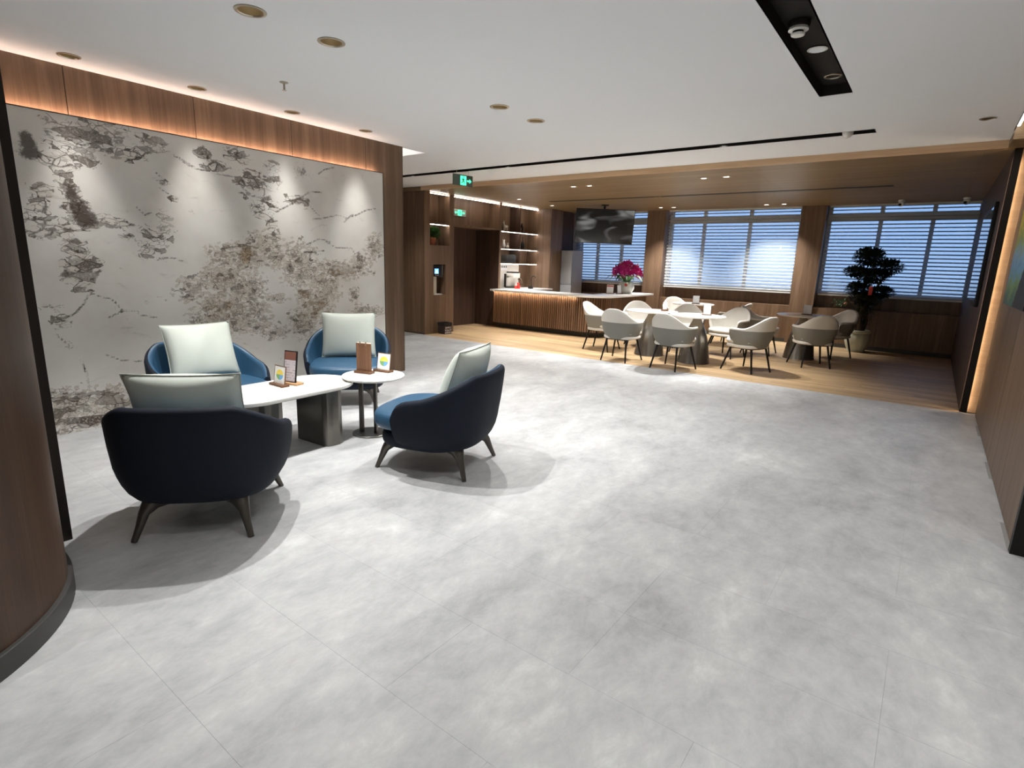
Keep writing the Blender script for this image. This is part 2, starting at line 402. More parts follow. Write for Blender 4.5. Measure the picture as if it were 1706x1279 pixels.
# dining soffit
sd = struct('ceiling_dining', B(-8.9, .45, YE, 13.6, ZS+.006, ZT), WALNUT_X, 'brown timber soffit over the dining corner', 'ceiling')
xs = [-8.9, -7.0, -4.6, -2.2, .2, .45]; ys = [YE+.002, 9.4, 11.0, 13.0]
for i in range(5):
    for j in range(3):
        B(xs[i]+.001, xs[i+1]-.001, ys[j], ys[j+1]-.002, ZS, ZS+.006).obj('soffit_panel', WALNUT_X, sd)
B(-8.2, .45, YE-.018, YE, ZS-.003, ZC).obj('fascia', EDGEW, sd)
B(.38, .60, 7.4, 7.96, ZS-.003, ZC+.16).obj('fascia', WALNUT_X, sd)
B(-6.92, -.73, 10.38, 10.50, ZS-.004, ZS+.001).obj('track_slot', BLACK, sd)

# left wall: timber panels, lit band, proud marble slab
wl = struct('wall_left', MB().box(-6.0, -5.63, -2.8, 5.05, 0, ZT).box(-12, -6.0, 4.9, 5.05, 0, ZT), DARKWALNUT, 'timber clad wall carrying the big marble slab', 'wall')
seams = [-2.8, -.35, .65, 1.607, 2.561, 3.527, 4.483, 5.06]
for a, b in zip(seams[:-1], seams[1:]):
    B(-5.632, -5.62, a+.003, b-.003, 2.3 if b < 4.6 else 0, ZC+.002).obj('wood_panel', WALNUT, wl)
B(-5.65, -5.62, 5.05, 5.064, 0, ZC).obj('corner_trim', WALNUT, wl)
for k in range(6): B(-12+k*1.06, -12+(k+1)*1.06-.002, 5.05, 5.062, 0, ZC).obj('wood_panel', WALNUT, wl)
B(-5.606, -5.570, -.2, 4.62, 2.470, 2.476).obj('light_strip', emit('soft warm led', (1, .79, .66, 1), 7), wl)
MY0, MY1, MX = .2, 4.66, -5.53
ny, nz_ = int((MY1-MY0)/.02), int(2.5/.02)
gy = np.linspace(MY0, MY1, ny+1); gz = np.linspace(0, 2.497, nz_+1)
GY, GZ = np.meshgrid(gy, gz, indexing='ij')
ZA = lambda x, y: (x/4.567, 170+y/4.567); ZB = lambda x, y: (300+x/3.997, 240+y/3.997); Zc = lambda x, y: (60+x/4.126, 430+y/4.126)
SA, SB_, SCc = 4.567, 3.997, 4.126
clA = [(600,180,170,60),(750,300,150,80),(520,270,150,60),(1100,310,110,50),(900,240,120,50),(520,380,80,60),(450,460,100,50),(650,420,80,50),(850,385,110,30),(1000,390,80,40),
 (470,560,60,60),(490,630,40,50),(540,700,50,70),(590,820,80,60),(640,890,90,60),(790,890,60,30),(880,920,70,30),(970,1020,50,20),(320,660,70,50),(290,740,60,50),(330,820,70,40),(320,920,100,80),(480,950,80,60),(250,990,60,30),(560,1090,70,60),(630,1130,50,50),(680,1230,90,50),
 (1240,930,70,70),(1190,1030,90,60),(1120,1130,50,60),(1240,1120,25,60),(1235,610,30,20),(1320,740,30,20)]
clB = [(380,70,60,40),(620,150,40,30),(500,260,90,60),(620,230,40,30),(540,360,70,25),(530,430,50,40),(610,410,30,30),(610,520,25,60),(625,610,25,50),(780,370,60,25),(140,60,50,25),(250,150,60,25),
 (290,740,70,50),(440,740,90,60),(560,680,80,60),(640,760,60,50),(400,810,60,50),(330,890,90,70),(240,880,70,70),(480,960,80,70),(410,960,80,70),(100,960,80,60),(230,1060,90,60),(370,1090,90,80),(500,1100,70,50),(250,1160,140,50),(400,1180,150,60),(640,1025,60,20),(540,1210,60,40),(640,1250,60,30),
 (790,760,80,80),(735,820,30,50),(830,860,90,70),(1060,840,140,40),(930,900,50,50),(980,960,60,60),(850,1000,50,40),(910,1080,80,80),(820,1190,70,70),(1200,800,50,50),(1160,1000,20,40),(1240,1110,80,30),(1290,690,40,60)]
clC = [(310,40,90,50),(350,90,60,40),(260,130,60,40),(340,150,50,30),(310,220,50,20),(70,330,50,20),(160,340,40,20),(165,430,50,50),(185,470,40,20),(230,600,20,20),
 (200,980,100,70),(300,990,120,60),(470,960,100,60),(530,1000,80,70),(160,1080,60,80),(250,1040,60,50),(380,1110,120,40),(470,1080,60,50),(190,1190,60,20)]
goldB = [(290,740,90,60),(440,740,90,60),(230,1060,110,70),(1080,870,90,40),(850,1000,60,50),(910,1080,90,80)]
darkA = [(540,700,55,60),(590,810,70,60),(650,890,95,55),(480,800,40,20),(205,300,60,80),(205,390,80,45)]
darkB = [(380,70,60,40),(800,190,70,70),(735,820,25,50),(500,980,50,40),(630,750,30,15),(660,1020,25,15),(530,1110,40,25)]
def field(lists):
    out = np.zeros_like(GY)
    for fn, sc, L in lists:
        for x, y, rx, ry in L:
            p = onx(*fn(x, y), MX); px = onx(*fn(x+rx, y), MX); pz = onx(*fn(x, y+ry), MX)
            ey, ez = max(abs(px.y-p.y), .015), max(abs(pz.z-p.z), .012)
            d = ((GY-p.y)/ey)**2+((GZ-p.z)/ez)**2
            out = np.maximum(out, np.clip(1.1-.5*np.sqrt(d), 0, 1))
    return out
def polyfield(lists):
    out = np.full_like(GY, 1.)
    for fn, L in lists:
        for pl in L:
            q = [onx(*fn(*a), MX) for a in pl]
            for a, b in zip(q[:-1], q[1:]):
                ay, az, dy, dz = a.y, a.z, b.y-a.y, b.z-a.z
                t = np.clip(((GY-ay)*dy+(GZ-az)*dz)/(dy*dy+dz*dz), 0, 1)
                out = np.minimum(out, np.hypot(GY-ay-t*dy, GZ-az-t*dz))
    return out
vA = [[(1040,800),(1100,860),(1150,840)],[(1320,400),(1430,480),(1500,510)],[(740,880),(930,960),(1070,1085),(1110,1090)],[(1190,1200),(1300,1180),(1420,1220)],[(330,210),(460,260),(620,330),(760,300)],[(1190,540),(1290,620)],[(1210,650),(1340,740)]]
vB = [[(0,90),(100,160),(220,190),(400,230),(470,270)],[(640,450),(740,400),(860,320),(940,320)],[(880,500),(940,495),(1040,475),(1120,490),(1180,470),(1240,440),(1300,430)],[(1090,520),(1150,465)],[(970,650),(1040,690),(1140,690),(1170,740),(1210,800)],[(840,670),(930,630),(1000,650)],[(450,580),(500,650),(380,680),(270,700)],[(860,720),(960,710)],[(870,420),(930,480)],[(920,200),(960,170),(1030,155)],[(140,60),(240,120)]]
vC = [[(370,240),(450,265),(520,280),(600,360),(690,360),(720,390),(830,410)],[(360,250),(330,310),(270,380),(210,410)],[(135,520),(180,560),(230,600)],[(310,700),(350,800),(365,900)],[(480,660),(580,700),(740,710)],[(500,410),(570,375),(600,365)],[(100,925),(350,935),(480,910),(580,930)]]
att = {'crack': field([(ZA, SA, clA), (Zc, SCc, clC), (ZB, SB_, clB[:12])]), 'fine': field([(ZB, SB_, clB[12:]), (Zc, SCc, clC[10:])]), 'gold': field([(ZB, SB_, goldB)]), 'dark': np.maximum(field([(ZA, SA, darkA)])*.8, field([(ZB, SB_, darkB)])*.5),
       'vein': polyfield([(ZA, vA), (ZB, vB), (Zc, vC)])}
nv = GY.size; mm = MB()
vs = [(MX, float(a), float(b)) for a, b in zip(GY.ravel(), GZ.ravel())]
fs = [(i*(nz_+1)+j, (i+1)*(nz_+1)+j, (i+1)*(nz_+1)+j+1, i*(nz_+1)+j+1) for i in range(ny) for j in range(nz_)]
k0 = len(vs)
vs += [(MX-.03, y, z) for y in (MY0, MY1) for z in (0, 2.497)]
cr = [0, nz_, ny*(nz_+1), ny*(nz_+1)+nz_]
fs += [(cr[1], cr[3], k0+3, k0+1), (cr[2], cr[3], k0+3, k0+2), (cr[0], cr[1], k0+1, k0), (k0, k0+1, k0+3, k0+2)]
mme = mesh('marble_slab', vs, fs, fix=False)
for k, a in att.items():
    at = mme.attributes.new(k, 'FLOAT', 'POINT'); at.data.foreach_set('value', np.concatenate([a.ravel(), np.zeros(4)]).astype(np.float32))
B(-5.566, -5.562, -.2, 4.62, 2.455, 2.492).obj('light_strip', LEDWARM, wl)
part_label(link('marble_slab', mme, MARBLE, wl), 'cream marble slab with brown brecciated veins')
B(-5.622, MX-.03, MY0, MY1-.03, 0, 2.45).obj('slab_backing', TRIMD, wl)
MB().box(-5.56, MX+.003, MY0, MY1+.006, 2.4975, 2.504).box(-5.56, MX+.003, MY1, MY1+.008, 0, 2.4975).obj('edge_trim', TRIMD, wl)

# round column, its skirting and the dark post beside it
cc = (-3.108, -.198)
col = struct('wall_column', MB().lathe([(.828, .09), (.828, ZC)], 96, cc, False, False), COLW_SHADED, 'big round timber clad column close to the viewer', 'column', smooth=True)
MB().lathe([(.822, 0), (.846, .002), (.846, .088), (.842, .092), (.822, .092)], 96, cc, False, False).obj('skirting', SKIRT, col, smooth=True, ang=30)
struct('trim_1', B(-3.50, -3.425, .55, .753, 0, ZC), TRIMD, 'narrow dark bronze post behind the round column', 'post')

# right wall with its lit groove, dark wall end
wr = struct('wall_right', B(.585, .9, 3.97, 7.98, 0, ZT), DARKWALNUT, 'timber clad wall on the right with vertical light groove', 'wall')
ry = [3.99, 4.9, 5.85, 6.8, 7.76]
for a, b in zip(ry[:-1], ry[1:]): B(.572, .585, a+.0015, b-.0015, .012, ZC+.15).obj('wood_panel', WALNUT, wr)
B(.577, .585, 3.99, 7.8, 0, .012).obj('shadow_gap', SKIRT, wr)
MB().box(.45, 1.2, 7.955, 8.3, 0, ZT).obj('groove_back', EDGEW, wr)  # walnut return coloured paler, part of its lit look is painted
B(.462, .472, 7.928, 7.940, .03, 2.70).obj('light_strip', emit('groove led', (1, .80, .58, 1), 16), wr)
B(.44, .505, 7.90, 7.91, 0, ZS-.003).obj('groove_trim', TRIMD, wr)
B(.56, 1.6, 3.93, 3.99, 0, ZC+.1).obj('wall_end', BLACK, wr)
wr2 = struct('wall_dining', B(.45, .9, 8.3, 13.6, 0, ZT), DARKWALNUT, 'dark timber side wall of the dining corner', 'wall')
for k in range(4): B(.44, .45, 7.957+k*1.27, 7.957+(k+1)*1.27-.003, 0, ZS).obj('wood_panel', DARKWALNUT, wr2)

# far window wall
wf = struct('wall_far', MB().box(-9.2, .9, 13.0, 13.5, 0, .78).box(-9.2, .9, 13.22, 13.5, .78, 1.06).box(-9.2, .9, 13.15, 13.5, 2.9, ZT)
            .box(-9.2, -7.8, 12.95, 13.5, .78, 2.9).box(.5, .9, 13.0, 13.5, .78, 2.9), WALNUT, 'walnut panelled wall with three blinded windows', 'wall')
for a, b in ((-5.75, -5.29), (-2.40, -1.95)): B(a, b, 12.93, 13.5, .0, 2.9).obj('pier', WALNUT, wf)
for k in range(7): B(-9.2+k*1.37, -9.2+(k+1)*1.37-.003, 12.985, 13.0, .08, .78).obj('wood_panel', WALNUT, wf)
struct('baseboard_far', B(-9.2, .45, 12.975, 12.985, 0, .08), SKIRT, 'dark skirting along the window wall', 'skirting')
WIN = [(-7.8, -5.75, (-7.2, -6.52)), (-5.29, -2.40, (-4.46, -3.45)), (-1.95, .5, (-1.03, -.21))]
wl_lab = ['window behind the hanging television', 'middle window behind the dining tables', 'right window behind the potted tree']
bl_lab = ['horizontal vane blind half hidden by the television', 'horizontal vane blind over the middle window, whitest at its foot', 'horizontal vane blind behind the potted tree']
for i, (a, b, mu) in enumerate(WIN):
    w = struct('window_%d' % (i+1), MB().box(a, b, 13.22, 13.28, 1.06, 1.12).box(a, b, 13.22, 13.28, 2.84, 2.9).box(a, a+.07, 13.22, 13.28, 1.12, 2.84).box(b-.07, b, 13.22, 13.28, 1.12, 2.84), FRAMEW, wl_lab[i], 'window')
    for x in mu: B(x-.035, x+.035, 13.22, 13.28, 1.12, 2.84).obj('mullion', FRAMEW, w)
    B(a+.07, b-.07, 13.215, 13.28, 2.51, 2.645).obj('transom', FRAMEW, w)
    xs_ = [a+.07]+list(mu)+[b-.07]
    for p in range(3):
        B(xs_[p], xs_[p+1], 13.245, 13.25, 1.12, 2.51).obj('pane', GLASS, w); B(xs_[p], xs_[p+1], 13.245, 13.25, 2.645, 2.84).obj('pane', GLASS, w)
    bt = thing('window_blind', bl_lab[i], 'blind', ((a+b)/2, 13.08, 1.03), 0, 'blinds on the far windows')
    hw = (b-a)/2-.035
    B(-hw, hw, -.03, .03, ZS-1.03-.03, ZS-1.03+.04).obj('head_rail', SLATF, bt)
    B(-hw, hw, -.012, .012, 0, .03).obj('bottom_rail', SLATF, bt)
    MB().add([(-hw, -.028, .03), (hw, -.028, .03), (hw, -.028, 1.77), (-hw, -.028, 1.77)], [(0, 1, 2, 3)]).obj('sheer', SHEER, bt)
    cs, sn = .026*math.cos(R(28)), .026*math.sin(R(28))
    vm = MB().add([(-hw, -cs, -sn), (hw, -cs, -sn), (hw, cs, sn), (-hw, cs, sn), (-hw, -cs, -sn-.002), (hw, -cs, -sn-.002), (hw, cs, sn-.002), (-hw, cs, sn-.002)],
                  [(0, 1, 2, 3), (4, 5, 6, 7), (0, 1, 5, 4), (2, 3, 7, 6), (0, 3, 7, 4), (1, 2, 6, 5)]).me('vane')
    for k in range(24): link('vane', vm, SLATF, bt, (0, 0, .07+k*.07))
    MB().tube([(hw+.02, -.03, .15), (hw+.02, -.03, 1.75)], .004, 5).obj('pull_cord', FRAMEW, bt)

# niche wall on the left of the dining corner
XN, XB = -8.15, -8.45
wn = struct('wall_niche', MB().box(XB-.02, XN, 7.945, 8.04, 0, ZS).box(XB-.02, XN, 8.60, 8.735, 0, ZS).box(XB-.02, XN, 8.04, 8.60, 0, .79).box(XB-.02, XN, 8.04, 8.60, 1.405, 1.785)
            .box(XB-.02, XN, 8.04, 8.137, .79, 1.405).box(XB-.02, XN, 8.49, 8.60, .79, 1.405).box(XB-.02, XN, 8.04, 8.60, 2.19, 2.215)
            .box(XB-.02, XN, 8.735, 10.26, 2.205, 2.235).box(-8.9, XN, 10.26, 10.33, 0, ZS), WALNUT, 'walnut wall with display niches around the passage', 'wall')
B(XB-.06, XB-.02, 7.95, 8.735, 0, ZS).obj('niche_back', WALNUT, wn)
B(XB-.06, XB-.02, 8.735, 10.26, 2.235, ZS).obj('niche_back', WALNUT, wn)
B(-8.92, -8.85, 8.2, 10.33, 0, 2.3).obj('passage_panel', DARKWALNUT, wn)
B(-8.85, XN, 10.255, 10.26, 0, 2.205).obj('passage_panel', DARKWALNUT, wn)
B(-8.9, XB-.06, 8.7, 8.72, 0, 2.3).obj('passage_panel', DARKWALNUT, wn)
B(-8.85, XB-.06, 8.72, 10.26, 2.205, 2.25).obj('passage_head', DARKWALNUT, wn)
for a, b, z in ((8.05, 8.59, 2.775), (8.745, 10.25, 2.775), (8.05, 8.59, 2.186)):
    B(XN-.03, XN-.012, a, b, z-.003, z+.003).obj('light_strip', LEDW, wn)
wc = struct('wall_corridor', B(-12, XB-.06, 7.90, 7.95, 0, ZT), DARKWALNUT, 'walnut panelled wall beside the corridor', 'wall')
for k in range(5): B(XN-.77*(k+1)+.001, XN-.77*k-.001, 7.888, 7.945 if k == 0 else 7.90, .0, ZC).obj('wood_panel', WALNUT, wc)
struct('baseboard_corridor', B(-12, XN, 7.88, 7.888, 0, .03), SKIRT, 'thin dark skirting of the corridor wall', 'skirting')
# closing walls behind and beside the viewer
struct('wall_back', B(-12, 3.2, -2.9, -2.8, 0, ZT), WALLP, 'plain wall behind the viewer', 'wall')
struct('wall_side', B(3.1, 3.2, -2.8, 4.0, 0, ZT), WALLP, 'plain wall right of the viewer', 'wall')
struct('wall_return', B(.9, 3.2, 3.97, 4.05, 0, ZT), WALLP, 'plain wall closing the space behind the right wall', 'wall')
struct('wall_corridor_end', B(-12.1, -12, 4.9, 7.95, 0, ZT), WALLP, 'plain wall at the corridor end', 'wall')
struct('wall_bar', B(-9.3, -9.2, 7.95, 13.5, 0, ZT), DARKWALNUT, 'dark wall behind the bar', 'wall')

# ------------------------------------------------------------------ downlights and ceiling fittings
def make_downlight(r):
    ring = MB().lathe([(r*.80, 0), (r*.86, -.006), (r*1.04, -.004), (r*1.06, .0015), (r*.80, .0015)], 32, cap0=False, cap1=False).me('trim_ring', smooth=True)
    can = MB().lathe([(r*.81, 0), (r*.78, .02), (r*.6, .06), (r*.5, .07)], 32, cap0=False, cap1=True).me('reflector', smooth=True)
    lens = MB().lathe([(r*.45, .063), (r*.45, .069)], 24).me('lens')
    return ring, can, lens
dlm = {}
def downlight(x, y, r, z, lab, grp, watts, angle, blend=.5, on=True, col=(1, .985, .96), rad=.018):
    if r not in dlm: dlm[r] = make_downlight(r)
    t = thing('downlight', lab, 'downlight', (x, y, z), 0, grp)
    a, b, c = dlm[r]; link('trim_ring', a, RING, t); rf_ = link('reflector', b, BRONZE, t)
    link('lens', c, LAMP if on else BRONZE, rf_)
    if on: spot(t, (0, 0, -.012), watts, angle, blend, col, rad)
    return t
dl_lab = ['round recessed downlight at the top left of the ceiling, nearest the viewer', 'round recessed downlight just beyond the nearest one, over the coffee table', 'round recessed downlight left of the pair at mid ceiling', 'round recessed downlight right of the pair at mid ceiling',
          'recessed wall washer nearest the viewer along the marble', 'recessed wall washer second along the marble', 'recessed wall washer farthest along the marble, by the timber end',
          'lone unlit downlight near the right wall']
for i, (x, y, r) in enumerate(DL):
    wash = abs(x+5.317) < .01
    lab = dl_lab[i] if i < 8 else ['wall washer hidden behind the round column', 'added unseen ceiling downlight behind the viewer', 'added unseen ceiling downlight straight behind the viewer', 'added unseen ceiling downlight right of the viewer', 'added unseen ceiling downlight farther right of the viewer'][i-8]  # downlights behind and beside the viewer are unseen, added lamps
    downlight(x, y, r, ZC, lab, 'wall washers by the marble' if wash else 'lobby downlights', WASH_W if wash else LOBBY_W*(.6 if i > 8 else 1), 50 if wash else 96, 1. if wash else .7, on=(i != 7), rad=.06 if wash else .018)
for k, y in enumerate((5.085, 2.9, 1.5, .2)):  # all but the far one are unseen lamps added to even the floor light
    downlight(-.86, y, .06, ZC+.073, ['white rimmed downlight at the far end of the wide black slot', 'added unseen downlight in the black slot above the viewer', 'added unseen downlight in the black slot near the viewer', 'added unseen downlight in the black slot behind the viewer'][k], 'slot downlights', LOBBY_W*(.66, .46, .42, .36)[k], 100, .8)
for k, x in enumerate((-5.35, -2.2, -7.4)):  # the corridor one is an unseen lamp added to brighten the corridor
    t = downlight(x, 6.80, .035, ZC+.067, ['tiny spot in the long black slot above the exit sign side', 'tiny spot in the long black slot near its white dome', 'added unseen spot at the corridor end of the long black slot'][k], 'slot spots', LOBBY_W*.6, 120, .7)
# second fittings in the wide slot
t = thing('ceiling_speaker', 'flat white round speaker inside the wide black slot', 'speaker', (-.866, 4.44, ZC+.073))
MB().lathe([(.058, 0), (.062, -.004), (.062, -.006), (.05, -.008)], 32).obj('rim', CERAM, t, smooth=True); MB().lathe([(.049, -.0085), (.02, -.010)], 32).obj('grille', PAPER, t, smooth=True)
t = thing('smoke_detector', 'smoke detector hanging in the wide black slot', 'detector', (-.885, 3.93, ZC+.073))
MB().lathe([(.062, 0), (.062, -.02), (.058, -.03)], 32).obj('mount', SLOTB, t, smooth=True)
MB().lathe([(.052, -.03), (.056, -.036), (.056, -.046), (.046, -.05)], 32).obj('base', CERAM, t, smooth=True)
MB().lathe([(.03, -.05), (.03, -.062)], 24).obj('chamber', BLACK, t); MB().lathe([(.036, -.062), (.04, -.066), (.036, -.074), (.02, -.078)], 24).obj('cap', CERAM, t, smooth=True)
t = thing('dome_sensor', 'white dome sensor at the right end of the long black slot', 'sensor', (-.94, 6.80, ZC+.068))
MB().lathe([(.052, 0), (.052, -.05), (.046, -.085), (.03, -.105), (.01, -.112)], 28).obj('dome', CERAM, t, smooth=True); MB().lathe([(.055, 0), (.055, -.008)], 28).obj('collar', RING, t)
t = thing('sprinkler', 'chrome sprinkler head hanging from the ceiling near the marble', 'sprinkler', (-4.491, 2.776, ZC))
MB().lathe([(.034, 0), (.034, -.004), (.012, -.012)], 24).obj('escutcheon', RING, t, smooth=True); MB().lathe([(.008, -.01), (.009, -.05), (.006, -.055)], 12).obj('body', RING, t, smooth=True); MB().lathe([(.018, -.06), (.018, -.062)], 16).obj('deflector', RING, t)
MB().tube([(.008, 0, -.03), (.01, 0, -.06)], .002, 6).tube([(-.008, 0, -.03), (-.01, 0, -.06)], .002, 6).obj('frame_arm', RING, t)
# dining spots
ds = [(-5.23, 8.6), (-4.92, 8.61), (-2.98, 8.59), (-2.65, 8.58), (-7.3, 9.83), (-7.33, 11.16), (-5.19, 12.35), (-4.91, 12.4), (-2.99, 12.49), (-2.66, 12.49), (-4.47, 10.44)]
ds_lab = ['left soffit spot of the front pair left of the tables', 'right soffit spot of the front pair left of the tables', 'left soffit spot of the front pair right of the tables', 'right soffit spot of the front pair right of the tables', 'soffit spot above the front of the bar', 'soffit spot above the back of the bar',
          'left soffit spot of the pair by the television window', 'right soffit spot of the pair by the television window', 'left soffit spot of the pair before the middle window', 'right soffit spot of the pair before the middle window', 'small spot in the soffit track']
sq = MB().box(-.055, .055, -.055, -.045, -.004, 0).box(-.055, .055, .045, .055, -.004, 0).box(-.055, -.045, -.045, .045, -.004, 0).box(.045, .055, -.045, .045, -.004, 0).me('frame')
ln = B(-.035, .035, -.012, .012, -.003, -.001).me('lens'); bk = B(-.045, .045, -.045, .045, -.001, .0).me('reflector')
for i, (x, y) in enumerate(ds):
    t = thing('soffit_spotlight', ds_lab[i], 'spotlight', (x, y, ZS), 0, 'spots in the timber soffit')
    link('frame', sq, RING, t); link('reflector', bk, BRONZE, t); link('lens', ln, LAMP, t)
    spot(t, (0, 0, -.015), DINE_W*(1.0 if i < 10 else .6), 88, .8)
# security cameras
for k, (x, y) in enumerate(((-.704, 12.44), (.21, 12.41))):
    t = thing('dome_camera', ['white dome security camera on the soffit right of the tree', 'white dome security camera in the far right corner of the soffit'][k], 'camera', (x, y, ZS), 0, 'dome cameras')
    MB().lathe([(.055, 0), (.058, -.02), (.05, -.035)], 24).obj('base', CERAM, t, smooth=True)
    MB().lathe([(.012, -.115), (.04, -.1), (.055, -.07), (.05, -.045), (.03, -.03)], 24).obj('ball', CERAM, t, smooth=True)
    MB().lathe([(.026, 0), (.022, .012)], 16).obj('lens_window', DARKGL, t, loc=(-.02, -.044, -.085)).rotation_euler = (R(115), 0, R(-20))
# exit signs
def man(parent, sx, y, z, s, mat):       # running figure built from small plates, local x right, z up
    m = MB()
    def seg(ax, az, bx, bz, w):
        dx, dz = bx-ax, bz-az; L = math.hypot(dx, dz); nx, nz = -dz/L*w/2, dx/L*w/2
        P = [(ax+nx, az+nz), (ax-nx, az-nz), (bx-nx, bz-nz), (bx+nx, bz+nz)]
        m.add([(sx+p*s, y, z+q*s) for p, q in P]+[(sx+p*s, y-.002, z+q*s) for p, q in P], [(0, 1, 2, 3), (4, 5, 6, 7), (0, 1, 5, 4), (1, 2, 6, 5), (2, 3, 7, 6), (3, 0, 4, 7)])
    for q in ((.0, .25, .02, -.05, .2), (.05, .2, .3, .1, .09), (-.02, .2, -.28, .12, .09), (.02, -.05, .25, -.2, .12), (.25, -.2, .2, -.42, .1), (.0, -.05, -.12, -.25, .12), (-.12, -.25, -.38, -.3, .1), (.05, .33, .07, .47, .15)): seg(*q)
    return m.obj('running_figure', mat, parent)
def arrow(parent, sx, y, z, s, mat, dirn=1):
    P = [(-.5, .12), (.05, .12), (.05, .36), (.5, 0), (.05, -.36), (.05, -.12), (-.5, -.12)]
    n = len(P); m = MB().add([(sx+dirn*p*s, y, z+q*s) for p, q in P]+[(sx+dirn*p*s, y-.002, z+q*s) for p, q in P], [tuple(range(n)), tuple(range(n, 2*n))]+[(i, (i+1) % n, n+(i+1) % n, n+i) for i in range(n)])
    return m.obj('arrow', mat, parent)
SIGNBK = plain('sign grey green', srgb(88, 100, 92), .35)
t = thing('exit_sign', 'hanging green exit sign with running figure and arrow, below the ceiling slot', 'exit sign', (-6.17, 6.80, 2.645), R(82), 'exit signs')
B(-.20, .20, -.012, .004, 0, .165).obj('plate', SIGNBK, t, bevel=.003)
B(-.055, .065, -.0135, -.012, .012, .148).obj('lit_door', SIGNG, t); man(t, .0, -.0136, .08, .12, SIGNBK); arrow(t, .125, -.0125, .08, .09, SIGNG)
MB().tube([(-.12, 0, .16), (-.12, 0, .23)], .004, 6).tube([(.12, 0, .16), (.12, 0, .23)], .004, 6).obj('hanger', RING, t)
t = thing('exit_sign', 'green exit sign fixed above the passage', 'exit sign', (XB+.0, 9.22, 2.435), R(90), 'exit signs')
B(-.20, .20, -.012, .018, 0, .14).obj('plate', plain('sign pale', srgb(150, 160, 152), .4), t, bevel=.003)
B(-.06, .06, -.0135, -.012, .012, .128).obj('lit_door', SIGNG, t); man(t, 0, -.0136, .07, .105, SIGNBK); arrow(t, .12, -.0125, .07, .08, SIGNG); arrow(t, -.12, -.0125, .07, .08, SIGNG, -1)

# ------------------------------------------------------------------ lounge armchairs
def sup(c, e): return math.copysign(abs(c)**e, c)
def make_armchair():
    t = bpy.data.objects.new('armchair', None); COL.objects.link(t)
    PH = R(108); n = 60; a, b, yc = .438, .415, -.02; e = .70
    prof = [(.185, .66), (.19, .74), (.21, .81), (.25, .88), (.31, .94), (.39, .98), (.50, 1.0), (.62, 1.01)]
    def sc(z):
        for (z0, s0), (z1, s1) in zip(prof[:-1], prof[1:]):
            if z <= z1: return s0+(s1-s0)*max(0, (z-z0)/(z1-z0))
        return prof[-1][1]
    outc, inc = [], []
    for i in range(n+1):
        ph = -PH+2*PH*i/n; q = abs(ph)/PH
        h = .748-.24*max(0., (q-.28)/.72)**1.15
        if q > .9: h -= .06*((q-.9)/.1)**2.2
        th = .07-.015*q
        fx, fy = a*sup(math.sin(ph), e), -b*sup(math.cos(ph), e)
        rr = math.hypot(fx, fy); ux, uy = fx/rr, fy/rr
        lean = lambda z: max(0, z-.42)*.10*max(0, math.cos(ph))
        P = lambda z, off=0.: (fx*sc(z)-ux*off, yc+fy*sc(z)-uy*off-lean(z), z)
        zs = [z for z, _ in prof if z < h-.09]+[h-.07, h-.035]
        while len(zs) < 9: zs.append(zs[-1])
        zs = [.185+(h-.035-.185)*(k/9)**1.35 for k in range(10)]
        oc = [P(z) for z in zs]
        for k in range(1, 4):
            an = math.pi/2*k/3; x_, y_, _ = P(h-.035, th/2*(1-math.cos(an))); oc.append((x_, y_, h-.035+.035*math.sin(an)))
        ic = [oc[-1]]
        for k in range(1, 4):
            an = math.pi/2*k/3; x_, y_, _ = P(h-.035, th/2*(1+math.sin(an))); ic.append((x_, y_, h-.035+.035*math.cos(an)))
        for k in range(1, 6):
            z = h-.035-(h-.035-.30)*k/5; ic.append(P(z, th+.012*k))
        outc.append(oc); inc.append(ic)
    mo = MB().grid(outc)
    for c, r_ in ((0, 1), (n, -1)):
        loop = outc[c]+inc[c][1:]; mo.add(loop, [tuple(range(len(loop)))])
    bot = [c[0] for c in outc]; mo.add(bot, [tuple(range(len(bot)))])
    bm_me = mo.me('outer_shell', smooth=True, ang=55); link('outer_shell', bm_me, NAVY, t)
    link('inner_shell', MB().grid(inc).me('inner_shell', smooth=True, ang=60), BLUE, t)
    def pad(hx, y0, y1, z0, z1, rnd, taper=1., n=48, ex=.62):
        rows = []; cy, hy = (y0+y1)/2, (y1-y0)/2; K = 6
        pr = [(1-rnd/hx*(1-math.sin(math.pi/2*k/K)), z0+rnd*(1-math.cos(math.pi/2*k/K))) for k in range(K+1)]
        pr = [(s*(taper if j < 2 else 1), z) for j, (s, z) in enumerate(pr)]
        pr += [(1-rnd/hx*(1-math.cos(math.pi/2*k/K)), z1-rnd*(1-math.sin(math.pi/2*k/K))) for k in range(1, K+1)]
        pr += [(.6, z1+.008), (.3, z1+.013), (.02, z1+.015)]
        for s, z in pr: rows.append([(hx*s*sup(math.cos(2*math.pi*i/n), ex), cy+hy*s*sup(math.sin(2*math.pi*i/n), ex), z) for i in range(n)])
        m = MB().grid(rows, True); m.add(rows[0], [tuple(range(n))[::-1]]); return m
    pad(.365, -.30, .355, .185, .305, .05, .9).obj('seat_base', NAVY, t, smooth=True, ang=60)
    pad(.375, -.32, .42, .308, .44, .05).obj('seat_cushion', BLUE, t, smooth=True, ang=60)
    for sx in (-1, 1):
        for sy in (-1, 1):
            p = [(.19, .225, .215), (.225, .27, .185), (.25, .30, .14), (.268, .325, .07), (.29, .35, 0)]
            MB().tube([(sx*x, sy*y, z) for x, y, z in p], [.075, .046, .028, .020, .015], 12).obj('leg', LEGM, t, smooth=True)
    return t
